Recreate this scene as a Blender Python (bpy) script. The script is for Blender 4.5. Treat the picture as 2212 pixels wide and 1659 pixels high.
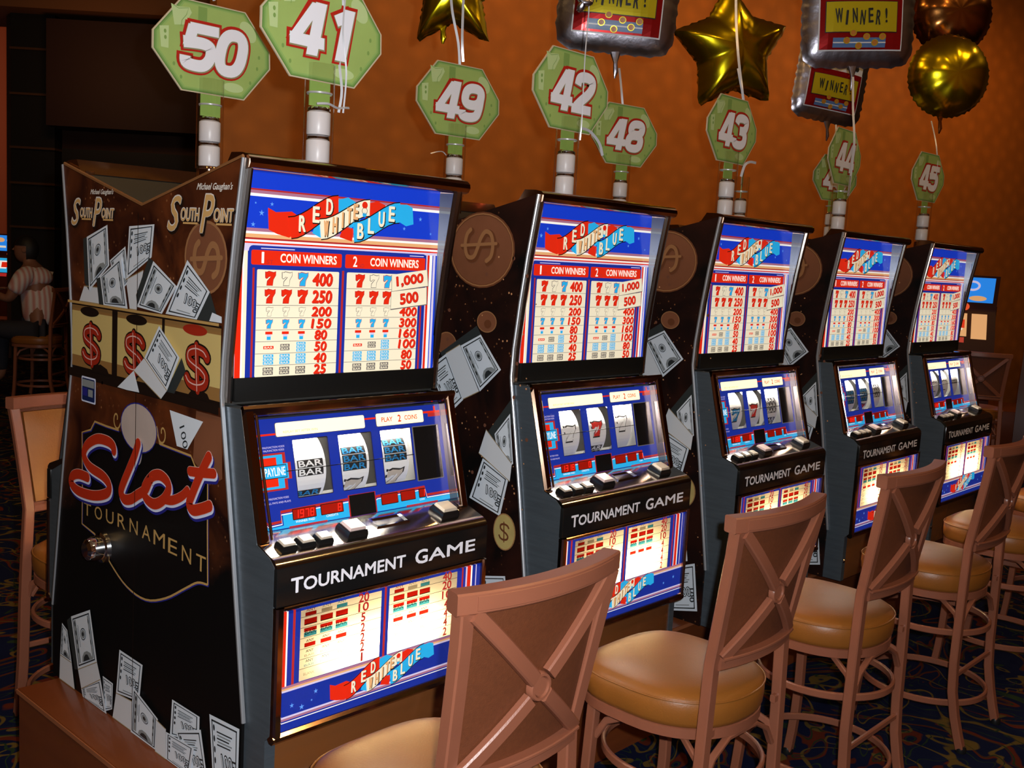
import bpy, bmesh, math, random
from mathutils import Vector, Matrix
random.seed(7)
PI = math.pi
S = bpy.context.scene
for _o in list(bpy.data.objects):
    bpy.data.objects.remove(_o)
COL = S.collection

# ------------------------------------------------------------------ camera
cam_d = bpy.data.cameras.new('camera')
cam = bpy.data.objects.new('camera', cam_d)
COL.objects.link(cam)
S.camera = cam
cam_d.sensor_width = 36.0
cam_d.lens = 36.0 * 2236.19 / 2212.0
cam_d.clip_end = 100
_r = Vector((0.6837, -0.7275, 0.0571)).normalized()
_f = Vector((0.7280, 0.6746, -0.1224)).normalized()
_u = _r.cross(_f).normalized()
_r = _f.cross(_u).normalized()
CAM = Vector((-1.16733, -1.83842, 1.55))
cam.matrix_world = Matrix(((_r.x, _u.x, -_f.x, CAM.x), (_r.y, _u.y, -_f.y, CAM.y), (_r.z, _u.z, -_f.z, CAM.z), (0, 0, 0, 1)))

# ------------------------------------------------------------------ world, lights, exposure
S.view_settings.view_transform = 'Standard'
S.view_settings.look = 'None'
S.view_settings.gamma = 1.0
S.view_settings.exposure = 0.0
S.view_settings.use_curve_mapping = False
W = bpy.data.worlds.new('World'); S.world = W; W.use_nodes = True
W.node_tree.nodes['Background'].inputs[0].default_value = (0.10, 0.035, 0.012, 1)
W.node_tree.nodes['Background'].inputs[1].default_value = 0.25

def add_light(name, kind, loc, energy, color, target=None, **kw):
    d = bpy.data.lights.new(name, kind); d.energy = energy; d.color = color
    for k, v in kw.items(): setattr(d, k, v)
    o = bpy.data.objects.new(name, d); COL.objects.link(o); o.location = loc
    if target is not None:
        o.rotation_euler = (Vector(target) - Vector(loc)).to_track_quat('-Z', 'Y').to_euler()
    return o
# the camera's own flash, up and right of the lens
add_light('camera_flash', 'POINT', CAM + _r * 0.05 + _u * 0.045 + _f * 0.02, 210, (0.93, 0.97, 1.0), shadow_soft_size=0.012)
# warm wall washers near the ceiling
for wx in (4.6, 6.6, 8.6, 10.6):
    wy = 4.47 - (wx - 2.72) * 0.241
    add_light('wall_washer', 'AREA', (wx - 0.35, wy - 1.3, 4.1), 9.5, (1.0, 0.47, 0.14), target=(wx, wy, 2.2), shape='RECTANGLE', size=1.4, size_y=0.3)
# general dim casino downlights
for lx, ly in ((0.0, -3.4), (3.4, -3.0), (-2.6, -1.0), (6.5, -2.0), (0.5, 3.2), (-2.2, 2.6)):
    add_light('ceiling_downlight_bulb', 'AREA', (lx, ly, 5.45), 3.5, (1.0, 0.55, 0.22), target=(lx, ly, 0), shape='DISK', size=0.3)

# ------------------------------------------------------------------ materials
MATS = {}
def nd(nt, t, **kw):
    n = nt.nodes.new(t)
    for k, v in kw.items():
        if k in n.inputs: n.inputs[k].default_value = v
        else: setattr(n, k, v)
    return n
def mat(name, col, rough=0.5, metal=0.0, emit=0.0, ecol=None, var=0.0, vscale=12.0, bump=0.0, bscale=60.0, coat=0.0, spec=0.5, stretch=None):
    if name in MATS: return MATS[name]
    m = bpy.data.materials.new(name); m.use_nodes = True; nt = m.node_tree
    b = nt.nodes['Principled BSDF']; L = nt.links.new
    b.inputs['Base Color'].default_value = (*col, 1)
    b.inputs['Roughness'].default_value = rough
    b.inputs['Metallic'].default_value = metal
    b.inputs['Coat Weight'].default_value = coat
    b.inputs['Coat Roughness'].default_value = 0.06
    b.inputs['Specular IOR Level'].default_value = spec
    if emit > 0:
        b.inputs['Emission Color'].default_value = (*(ecol or col), 1)
        b.inputs['Emission Strength'].default_value = emit
    if var > 0 or bump > 0:
        tc = nd(nt, 'ShaderNodeTexCoord'); mp = nd(nt, 'ShaderNodeMapping')
        if stretch: mp.inputs['Scale'].default_value = stretch
        L(tc.outputs['Object'], mp.inputs['Vector'])
    if var > 0:
        n = nd(nt, 'ShaderNodeTexNoise', Scale=vscale, Detail=4.0)
        L(mp.outputs['Vector'], n.inputs['Vector'])
        mx = nd(nt, 'ShaderNodeMix', data_type='RGBA')
        L(n.outputs['Fac'], mx.inputs[0])
        mx.inputs[6].default_value = (*[c * (1 - var) for c in col], 1)
        mx.inputs[7].default_value = (*[min(1, c * (1 + var)) for c in col], 1)
        L(mx.outputs[2], b.inputs['Base Color'])
    if bump > 0:
        n2 = nd(nt, 'ShaderNodeTexNoise', Scale=bscale, Detail=3.0)
        L(mp.outputs['Vector'], n2.inputs['Vector'])
        bp = nd(nt, 'ShaderNodeBump', Strength=bump, Distance=0.003)
        L(n2.outputs['Fac'], bp.inputs['Height']); L(bp.outputs['Normal'], b.inputs['Normal'])
    MATS[name] = m
    return m
def glow(name, col, s):           # backlit print: it gives off its own light, and is shiny like glass
    return mat(name, [c * 0.5 for c in col], rough=0.25, emit=s, ecol=col)
def film(name, col):              # tinted ink on a lit diffuser
    if name in MATS: return MATS[name]
    m = bpy.data.materials.new(name); m.use_nodes = True; nt = m.node_tree; nt.nodes.clear()
    o = nd(nt, 'ShaderNodeOutputMaterial'); t = nd(nt, 'ShaderNodeBsdfTransparent'); t.inputs[0].default_value = (*col, 1)
    nt.links.new(t.outputs[0], o.inputs[0]); MATS[name] = m
    return m
def clear(name, tint=(1, 1, 1), rough=0.02, fac=1.0):   # thin clear plastic or glass
    if name in MATS: return MATS[name]
    m = bpy.data.materials.new(name); m.use_nodes = True; nt = m.node_tree; nt.nodes.clear()
    o = nd(nt, 'ShaderNodeOutputMaterial'); t = nd(nt, 'ShaderNodeBsdfTransparent'); t.inputs[0].default_value = (*tint, 1)
    g = nd(nt, 'ShaderNodeBsdfGlossy'); g.inputs['Roughness'].default_value = rough
    lw = nd(nt, 'ShaderNodeLayerWeight', Blend=0.5); fr = nd(nt, 'ShaderNodeMath', operation='POWER'); fr.inputs[1].default_value = 4.0; nt.links.new(lw.outputs['Facing'], fr.inputs[0]); mu = nd(nt, 'ShaderNodeMath', operation='MULTIPLY_ADD'); mu.inputs[1].default_value = 0.5 * fac; mu.inputs[2].default_value = 0.035 * fac
    mx = nd(nt, 'ShaderNodeMixShader'); L = nt.links.new
    L(fr.outputs[0], mu.inputs[0]); L(mu.outputs[0], mx.inputs[0]); L(t.outputs[0], mx.inputs[1]); L(g.outputs[0], mx.inputs[2]); L(mx.outputs[0], o.inputs[0])
    MATS[name] = m
    return m

edge_br = mat('bright_edge_trim', (0.50, 0.51, 0.54), 0.36, 0.7)
chrome = mat('polished_chrome', (0.72, 0.68, 0.64), 0.13, 1.0)
chrome_hi = mat('mirror_chrome', (0.85, 0.85, 0.86), 0.05, 1.0)
smoked = mat('smoked_mirror', (0.20, 0.15, 0.14), 0.10, 1.0)
smoked2 = mat('dark_smoked_mirror', (0.09, 0.095, 0.11), 0.05, 1.0)
bronze = mat('room_tinted_chrome_trim', (0.52, 0.33, 0.22), 0.10, 1.0)  # chrome, with the brown it reflects from the room put into its colour
steel = mat('brushed_dark_steel', (0.115, 0.14, 0.165), 0.42, 0.55, var=0.25, vscale=8, stretch=(1, 1, 12), bump=0.15, bscale=120)
black_gloss = mat('black_gloss_plastic', (0.008, 0.008, 0.008), 0.18)
black_mat = mat('black_matte_board', (0.004, 0.004, 0.004), 0.6, spec=0.2)
dark_in = mat('dark_interior', (0.02, 0.018, 0.015), 0.7)
white_in = mat('white_lightbox_lining', (0.85, 0.83, 0.78), 0.6)
lam = mat('reddish_brown_laminate', (0.16, 0.040, 0.011), 0.32, var=0.22, vscale=5, stretch=(1, 1, 6), coat=0.25)
lam_edge = mat('laminate_edge_banding', (0.30, 0.10, 0.04), 0.4)
apron_m = mat('dark_brown_gloss_panel', (0.17, 0.058, 0.016), 0.14, coat=0.6)
leather = mat('tan_vinyl_upholstery', (0.27, 0.092, 0.014), 0.40, var=0.14, vscale=9, bump=0.12, bscale=220, coat=0.0)
frame_m = mat('rose_brown_painted_metal', (0.26, 0.088, 0.048), 0.33, var=0.08, vscale=15, bump=0.05, bscale=300)
backcloth = mat('brown_back_fabric', (0.13, 0.034, 0.010), 0.6, var=0.2, vscale=120, bump=0.25, bscale=500)
rubber = mat('black_rubber', (0.01, 0.01, 0.01), 0.3)
text_w = mat('white_vinyl_lettering', (0.90, 0.90, 0.98), 0.5)
# money print
bill_w = mat('banknote_paper_print', (0.70, 0.75, 0.82), 0.4)
bill_g = mat('banknote_grey_print', (0.26, 0.28, 0.29), 0.4)
ink = mat('banknote_black_ink', (0.025, 0.028, 0.03), 0.4)
strap_m = mat('paper_strap_print', (0.66, 0.68, 0.72), 0.4)
strap_e = mat('strap_gold_edge_print', (0.34, 0.24, 0.12), 0.4)
stack_m = mat('note_stack_shadow_print', (0.03, 0.035, 0.035), 0.4)
gold_p = mat('gold_line_print', (0.50, 0.30, 0.10), 0.4)
tan_p = mat('tan_letter_print', (0.62, 0.36, 0.13), 0.4)
pale_p = mat('pale_print', (0.72, 0.66, 0.60), 0.4)
shadow_p = mat('dark_outline_print', (0.012, 0.006, 0.004), 0.4)
reel_gold = mat('cream_gold_reel_print', (0.62, 0.46, 0.17), 0.4)
reel_gold2 = mat('brown_gold_reel_print', (0.30, 0.15, 0.045), 0.4)
red_p = mat('deep_red_print', (0.36, 0.022, 0.008), 0.4)
red_hi = mat('pink_highlight_print', (0.75, 0.45, 0.40), 0.4)
slot_red = mat('bright_red_print', (0.50, 0.030, 0.008), 0.4)
slot_white = mat('white_blue_edge_print', (0.70, 0.74, 0.95), 0.4)
slot_blue = mat('navy_shadow_print', (0.02, 0.02, 0.22), 0.4)
copper_p = mat('copper_coin_print', (0.20, 0.072, 0.034), 0.4, var=0.35, vscale=7)
copper_hi = mat('coin_highlight_print', (0.32, 0.145, 0.06), 0.4)
copper_lo = mat('coin_shade_print', (0.14, 0.045, 0.018), 0.4)
coin_gold = mat('gold_coin_print', (0.48, 0.36, 0.13), 0.4, var=0.2, vscale=30)
spark_p = mat('sparkle_print', (0.55, 0.26, 0.12), 0.4)
spark_d = mat('dim_sparkle_print', (0.16, 0.06, 0.035), 0.4)
bulb_p = mat('pale_globe_print', (0.50, 0.40, 0.36), 0.4, var=0.12, vscale=14)
# backlit glass prints
G_blue = glow('backlit_blue', (0.008, 0.045, 0.58), 0.74)
G_blue2 = glow('backlit_deep_blue', (0.012, 0.034, 0.36), 0.60)
G_cream = glow('backlit_cream', (0.97, 0.87, 0.64), 0.66)
G_white = glow('backlit_white', (1.0, 0.96, 0.88), 0.76)
G_mauve = glow('backlit_mauve', (0.42, 0.17, 0.26), 0.7)
G_lilac = glow('backlit_lilac', (0.66, 0.58, 0.78), 0.75)
G_red = glow('backlit_red', (0.80, 0.024, 0.006), 0.70)
G_dred = glow('backlit_dark_red', (0.42, 0.022, 0.02), 0.8)
G_cyan = glow('backlit_cyan', (0.02, 0.38, 0.72), 0.85)
G_orange = glow('backlit_tan', (0.80, 0.42, 0.18), 0.75)
G_grey = glow('backlit_line_grey', (0.18, 0.16, 0.15), 0.5)
G_star = glow('backlit_star', (0.12, 0.33, 0.8), 0.8)
G_hot = glow('backlit_hot_white', (1.0, 0.86, 0.55), 1.25)
G_led_off = mat('led_window_red', (0.28, 0.01, 0.005), 0.2, emit=0.22, ecol=(0.7, 0.01, 0.0))
G_led = glow('led_digit_red', (1.0, 0.02, 0.01), 1.4)
F_red = film('red_ink_film', (0.45, 0.012, 0.008)); F_blue = film('blue_ink_film', (0.05, 0.35, 0.62)); F_grey = film('grey_ink_film', (0.45, 0.43, 0.40))
F_line = film('dark_line_film', (0.12, 0.10, 0.09))
def diffuser():
    m = bpy.data.materials.new('milky_diffuser'); m.use_nodes = True; nt = m.node_tree; nt.nodes.clear(); L = nt.links.new
    o = nd(nt, 'ShaderNodeOutputMaterial'); t = nd(nt, 'ShaderNodeBsdfTranslucent'); t.inputs[0].default_value = (0.95, 0.84, 0.60, 1)
    d = nd(nt, 'ShaderNodeBsdfDiffuse'); d.inputs[0].default_value = (0.5, 0.48, 0.42, 1)
    a = nd(nt, 'ShaderNodeMixShader'); a.inputs[0].default_value = 0.3
    L(t.outputs[0], a.inputs[1]); L(d.outputs[0], a.inputs[2]); L(a.outputs[0], o.inputs[0])
    return m
DIFF = diffuser()
reel_white = mat('reel_strip_white', (0.80, 0.80, 0.80), 0.45)
reel_ink = mat('reel_black_ink', (0.02, 0.02, 0.02), 0.45)
reel_blue = mat('reel_blue_ink', (0.02, 0.22, 0.50), 0.45)
reel_red = mat('reel_red_ink', (0.60, 0.03, 0.02), 0.45)
reel_cream = mat('reel_cream_ink', (0.55, 0.48, 0.40), 0.45)
btn_cap = mat('cream_button_cap', (0.55, 0.47, 0.38), 0.25)
btn_pink = mat('pinkish_button_cap', (0.62, 0.48, 0.46), 0.25)
glass_m = clear('display_glass', fac=0.8)
tube_m = clear('clear_plastic_tube', tint=(.96, .95, .94), fac=2.0)
tape_white = mat('white_lamp_lens', (0.80, 0.76, 0.78), 0.35)
sign_green = mat('pale_green_sign_print', (0.36, 0.50, 0.14), 0.45, var=0.18, vscale=9)
sign_edge = mat('dark_green_border_print', (0.13, 0.27, 0.06), 0.45)
sign_edge2 = mat('green_border_print', (0.20, 0.36, 0.09), 0.45)
sign_edge3 = mat('mid_green_border_print', (0.29, 0.46, 0.13), 0.45)
sign_rim = mat('card_edge_tan', (0.60, 0.50, 0.34), 0.5)
sign_mark = mat('olive_motif_print', (0.22, 0.36, 0.09), 0.45)
sign_pale = mat('light_green_motif_print', (0.52, 0.66, 0.30), 0.45)
num_w = mat('white_numeral', (0.90, 0.90, 0.98), 0.4)
num_r = mat('red_numeral_outline', (0.50, 0.018, 0.010), 0.4)
num_g = mat('olive_numeral_shadow', (0.30, 0.27, 0.14), 0.4)
foil_gold = mat('gold_foil', (0.95, 0.74, 0.015), 0.24, 1.0, bump=0.35, bscale=9)
foil_bronze = mat('bronze_foil', (0.50, 0.20, 0.05), 0.2, 1.0, bump=0.4, bscale=14)
foil_silver = mat('silver_foil', (0.50, 0.47, 0.53), 0.30, 1.0, bump=0.6, bscale=25)
ribbon_m = mat('silver_curling_ribbon', (0.75, 0.75, 0.80), 0.28, 0.4)
FP_red = mat('foil_red_print', (0.45, 0.012, 0.012), 0.22, 0.6)
FP_yel = mat('foil_yellow_print', (0.75, 0.62, 0.02), 0.25, 0.45)
FP_wht = mat('foil_white_print', (0.75, 0.75, 0.78), 0.35)
FP_blu = mat('foil_blue_print', (0.10, 0.20, 0.45), 0.35)
FP_org = mat('foil_orange_print', (0.55, 0.20, 0.03), 0.35)
FP_blk = mat('foil_black_print', (0.02, 0.02, 0.02), 0.35)

# procedural board of the printed end panels
def panel_mat(name, split):
    m = bpy.data.materials.new(name); m.use_nodes = True; nt = m.node_tree; L = nt.links.new
    b = nt.nodes['Principled BSDF']; b.inputs['Roughness'].default_value = 0.42; b.inputs['Specular IOR Level'].default_value = 0.25
    tc = nd(nt, 'ShaderNodeTexCoord')
    n1 = nd(nt, 'ShaderNodeTexNoise', Scale=5.0, Detail=6.0, Distortion=1.2); L(tc.outputs['Object'], n1.inputs['Vector'])
    r1 = nd(nt, 'ShaderNodeValToRGB'); L(n1.outputs['Fac'], r1.inputs[0])
    r1.color_ramp.elements[0].position = 0.35; r1.color_ramp.elements[1].position = 0.72
    r1.color_ramp.elements[0].color = (0.022, 0.005, 0.003, 1) if split else (0.004, 0.003, 0.003, 1)
    r1.color_ramp.elements[1].color = (0.14, 0.034, 0.009, 1) if split else (0.030, 0.008, 0.005, 1)
    # printed sparkles
    v = nd(nt, 'ShaderNodeTexVoronoi', Scale=55.0); L(tc.outputs['Object'], v.inputs['Vector'])
    r2 = nd(nt, 'ShaderNodeValToRGB'); L(v.outputs['Distance'], r2.inputs[0])
    r2.color_ramp.elements[0].position = 0.06; r2.color_ramp.elements[0].color = (1, 1, 1, 1)
    r2.color_ramp.elements[1].position = 0.20; r2.color_ramp.elements[1].color = (0, 0, 0, 1)
    n3 = nd(nt, 'ShaderNodeTexNoise', Scale=9.0, Detail=1.0); L(tc.outputs['Object'], n3.inputs['Vector'])
    r3 = nd(nt, 'ShaderNodeValToRGB'); L(n3.outputs['Fac'], r3.inputs[0]); r3.color_ramp.elements[0].position = 0.48; r3.color_ramp.elements[1].position = 0.66
    mu = nd(nt, 'ShaderNodeMath', operation='MULTIPLY'); L(r2.outputs[0], mu.inputs[0]); L(r3.outputs[0], mu.inputs[1])
    mx = nd(nt, 'ShaderNodeMix', data_type='RGBA'); L(mu.outputs[0], mx.inputs[0]); L(r1.outputs[0], mx.inputs[6]); mx.inputs[7].default_value = (0.34, 0.13, 0.05, 1)
    out = mx.outputs[2]
    if split:   # the artwork is brown cloud above and plain black below
        sp = nd(nt, 'ShaderNodeSeparateXYZ'); L(tc.outputs['Object'], sp.inputs[0])
        mr = nd(nt, 'ShaderNodeMapRange'); mr.inputs['From Min'].default_value = 0.95; mr.inputs['From Max'].default_value = 1.12
        ad = nd(nt, 'ShaderNodeMath', operation='MULTIPLY_ADD'); ad.inputs[1].default_value = 0.25; L(n1.outputs['Fac'], ad.inputs[0]); L(sp.outputs['Z'], ad.inputs[2])
        L(ad.outputs[0], mr.inputs['Value'])
        m2 = nd(nt, 'ShaderNodeMix', data_type='RGBA'); L(mr.outputs[0], m2.inputs[0]); m2.inputs[6].default_value = (0.0035, 0.003, 0.003, 1); L(out, m2.inputs[7]); out = m2.outputs[2]
    L(out, b.inputs['Base Color'])
    return m
P_end = panel_mat('end_panel_artwork', True)
P_gap = panel_mat('side_panel_artwork', False)

def carpet_mat():
    m = bpy.data.materials.new('swirled_casino_carpet'); m.use_nodes = True; nt = m.node_tree; L = nt.links.new
    b = nt.nodes['Principled BSDF']; b.inputs['Roughness'].default_value = 0.95; b.inputs['Specular IOR Level'].default_value = 0.1
    tc = nd(nt, 'ShaderNodeTexCoord')
    w = nd(nt, 'ShaderNodeTexNoise', Scale=1.6, Detail=2.0, Distortion=2.5); L(tc.outputs['Object'], w.inputs['Vector'])
    def band(src, sc, lo, hi):
        mu = nd(nt, 'ShaderNodeMath', operation='MULTIPLY'); mu.inputs[1].default_value = sc; L(src, mu.inputs[0])
        fr = nd(nt, 'ShaderNodeMath', operation='PINGPONG'); fr.inputs[1].default_value = 1.0; L(mu.outputs[0], fr.inputs[0])
        r = nd(nt, 'ShaderNodeValToRGB'); L(fr.outputs[0], r.inputs[0])
        r.color_ramp.elements[0].position = lo; r.color_ramp.elements[0].color = (1, 1, 1, 1)
        r.color_ramp.elements[1].position = hi; r.color_ramp.elements[1].color = (0, 0, 0, 1)
        return r.outputs[0]
    w2 = nd(nt, 'ShaderNodeTexNoise', Scale=3.1, Detail=1.0, Distortion=1.5); L(tc.outputs['Object'], w2.inputs['Vector'])
    def mixc(f, a, c):
        x = nd(nt, 'ShaderNodeMix', data_type='RGBA'); L(f, x.inputs[0])
        if isinstance(a, tuple): x.inputs[6].default_value = (*a, 1)
        else: L(a, x.inputs[6])
        x.inputs[7].default_value = (*c, 1)
        return x.outputs[2]
    c = mixc(band(w.outputs['Fac'], 9, 0.12, 0.2), (0.003, 0.006, 0.030), (0.085, 0.014, 0.006))
    c = mixc(band(w2.outputs['Fac'], 8, 0.10, 0.17), c, (0.10, 0.065, 0.015))
    c = mixc(band(w.outputs['Fac'], 23, 0.07, 0.12), c, (0.015, 0.030, 0.014))
    L(c, b.inputs['Base Color'])
    return m

# ------------------------------------------------------------------ mesh helpers
class MB:
    def __init__(s): s.v = []; s.f = []; s.mi = []; s.mats = []
    def _m(s, m):
        if m is None: return 0
        if m not in s.mats: s.mats.append(m)
        return s.mats.index(m)
    def add(s, vs, fs, m=None):
        o = len(s.v); s.v += [tuple(x) for x in vs]; k = s._m(m)
        for f in fs: s.f.append([i + o for i in f]); s.mi.append(k)
        return s
    def box(s, a, b, m=None, bev=0.0, seg=2):
        x0, y0, z0 = a; x1, y1, z1 = b
        if bev > 0:
            bm = bmesh.new(); bmesh.ops.create_cube(bm, size=1.0)
            for v in bm.verts: v.co = Vector(((x0 + x1) / 2 + v.co.x * (x1 - x0), (y0 + y1) / 2 + v.co.y * (y1 - y0), (z0 + z1) / 2 + v.co.z * (z1 - z0)))
            bmesh.ops.bevel(bm, geom=list(bm.edges), offset=bev, segments=seg, affect='EDGES', profile=0.5)
            s.bm(bm, m); return s
        vs = [(x0, y0, z0), (x1, y0, z0), (x1, y1, z0), (x0, y1, z0), (x0, y0, z1), (x1, y0, z1), (x1, y1, z1), (x0, y1, z1)]
        return s.add(vs, [(0, 3, 2, 1), (4, 5, 6, 7), (0, 1, 5, 4), (1, 2, 6, 5), (2, 3, 7, 6), (3, 0, 4, 7)], m)
    def bm(s, bm, m=None, M=None):
        bm.verts.index_update()
        s.add([(M @ v.co) if M else v.co.copy() for v in bm.verts], [[v.index for v in f.verts] for f in bm.faces], m); bm.free()
        return s
    def prism(s, prof, x0, x1, m=None):      # profile in (y, z), extruded in x
        n = len(prof)
        vs = [(x0, y, z) for y, z in prof] + [(x1, y, z) for y, z in prof]
        fs = [tuple(range(n)), tuple(range(2 * n - 1, n - 1, -1))] + [(i, i + n, (i + 1) % n + n, (i + 1) % n) for i in range(n)]
        a = sum(prof[i][0] * prof[(i + 1) % n][1] - prof[(i + 1) % n][0] * prof[i][1] for i in range(n))
        if a > 0: fs = [tuple(reversed(f)) for f in fs]
        return s.add(vs, fs, m)
    def prismz(s, prof, z0, z1, m=None):     # profile in (x, y), extruded in z
        n = len(prof)
        a = sum(prof[i][0] * prof[(i + 1) % n][1] - prof[(i + 1) % n][0] * prof[i][1] for i in range(n))
        if a < 0: prof = prof[::-1]
        vs = [(x, y, z0) for x, y in prof] + [(x, y, z1) for x, y in prof]
        return s.add(vs, [tuple(range(n - 1, -1, -1)), tuple(range(n, 2 * n))] + [(i, (i + 1) % n, (i + 1) % n + n, i + n) for i in range(n)], m)
    def sweep(s, path, prof, up=(0, 0, 1), m=None, closed=False, caps=True):   # prof: list of (side, up) offsets or function(i)
        P = [Vector(p) for p in path]; n = len(P); rings = []
        for i in range(n):
            a = P[(i - 1) % n] if (closed or i > 0) else P[i]; b = P[(i + 1) % n] if (closed or i < n - 1) else P[i]
            t = (b - a).normalized(); U = Vector(up[i] if isinstance(up, list) else up)
            sd = t.cross(U)
            if sd.length < 1e-6: sd = t.cross(Vector((1, 0, 0)))
            sd.normalize(); u2 = sd.cross(t).normalized()
            pr = prof(i) if callable(prof) else prof
            rings.append([P[i] + sd * q[0] + u2 * q[1] for q in pr])
        k = len(rings[0]); vs = [v for r in rings for v in r]; fs = []
        for i in range(n if closed else n - 1):
            j = (i + 1) % n
            for q in range(k): fs.append((i * k + q, i * k + (q + 1) % k, j * k + (q + 1) % k, j * k + q))
        if not closed and caps: fs += [tuple(range(k - 1, -1, -1)), tuple(range((n - 1) * k, n * k))]
        return s.add(vs, fs, m)
    def tube(s, path, r, m=None, seg=10, closed=False):
        rr = r if callable(r) else (lambda i: r)
        return s.sweep(path, lambda i: [(rr(i) * math.cos(2 * PI * q / seg), rr(i) * math.sin(2 * PI * q / seg)) for q in range(seg)], m=m, closed=closed, up=(0.013, 0.017, 1))
    def bar(s, path, w, h, m=None, up=(0, 0, 1), bev=0.003, closed=False):
        b = bev; a, c = w / 2, h / 2
        return s.sweep(path, [(-a, -c + b), (-a + b, -c), (a - b, -c), (a, -c + b), (a, c - b), (a - b, c), (-a + b, c), (-a, c - b)], up=up, m=m, closed=closed)
    def lathe(s, prof, c=(0, 0, 0), seg=24, m=None, ax=None):
        vs = []; k = len(prof); cx, cy, cz = c
        for j in range(seg):
            a = 2 * PI * j / seg
            for r, z in prof: vs.append((cx + r * math.cos(a), cy + r * math.sin(a), cz + z))
        fs = [(j * k + i, ((j + 1) % seg) * k + i, ((j + 1) % seg) * k + i + 1, j * k + i + 1) for j in range(seg) for i in range(k - 1)]
        if ax is not None:
            q = Vector((0, 0, 1)).rotation_difference(Vector(ax)); C = Vector(c)
            vs = [q @ (Vector(v) - C) + C for v in vs]
        return s.add(vs, fs, m)
    def build(s, name, m=None, parent=None, off=(0, 0, 0), smooth=35):
        me = bpy.data.meshes.new(name); me.from_pydata(s.v, [], s.f); me.validate()
        if s.mats:
            for x in s.mats: me.materials.append(x)
            if len(me.polygons) == len(s.mi): me.polygons.foreach_set('material_index', s.mi)
        elif m: me.materials.append(m)
        if smooth:
            me.shade_smooth(); me.set_sharp_from_angle(angle=math.radians(smooth))
        me.update()
        o = bpy.data.objects.new(name, me); COL.objects.link(o)
        if parent: o.parent = parent
        o.location = off
        return o

def thing(name, loc, label, cat, group=None, rz=0.0):
    o = bpy.data.objects.new(name, None); COL.objects.link(o); o.location = loc; o.rotation_euler = (0, 0, rz); o.empty_display_size = 0.1
    o['label'] = label; o['category'] = cat
    if group: o['group'] = group
    return o
def tag(o, label, cat, group=None):
    o['label'] = label; o['category'] = cat
    if group: o['group'] = group
    return o
def struct(o): o['kind'] = 'structure'; return o
def copy_tree(o, parent=None, skip=()):
    c = o.copy(); COL.objects.link(c); c.parent = parent
    for ch in list(o.children):
        if ch.name.split('.')[0] not in skip: copy_tree(ch, c, skip)
    return c

# ------------------------------------------------------------------ flat print helper
TXT = {}
def text_geo(st, bold=0.0, shear=0.0):
    k = (st, bold, shear)
    if k in TXT: return TXT[k]
    cu = bpy.data.curves.new('t', 'FONT'); cu.body = st; cu.offset = bold; cu.shear = shear; cu.resolution_u = 3; cu.fill_mode = 'FRONT'
    ob = bpy.data.objects.new('t', cu); COL.objects.link(ob)
    dg = bpy.context.evaluated_depsgraph_get(); me = bpy.data.meshes.new_from_object(ob.evaluated_get(dg))
    V = [(v.co.x, v.co.y) for v in me.vertices]; F = [tuple(p.vertices) for p in me.polygons]
    x0 = min(v[0] for v in V); x1 = max(v[0] for v in V); y0 = min(v[1] for v in V); y1 = max(v[1] for v in V)
    bpy.data.objects.remove(ob); bpy.data.curves.remove(cu); bpy.data.meshes.remove(me)
    TXT[k] = (V, F, x0, x1, y0, y1)
    return TXT[k]
def smooth_path(pts, n=5, closed=False):
    P = [Vector(p) for p in pts]; out = []; m = len(P)
    g = (lambda i: P[i % m]) if closed else (lambda i: P[max(0, min(m - 1, i))])
    for i in range(m if closed else m - 1):
        a, b, c, d = g(i - 1), g(i), g(i + 1), g(i + 2)
        for k in range(n):
            t = k / n
            out.append(0.5 * ((2 * b) + (c - a) * t + (2 * a - 5 * b + 4 * c - d) * t * t + (3 * b - a - 3 * c + d) * t ** 3))
    if not closed: out.append(P[-1])
    return out
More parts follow.
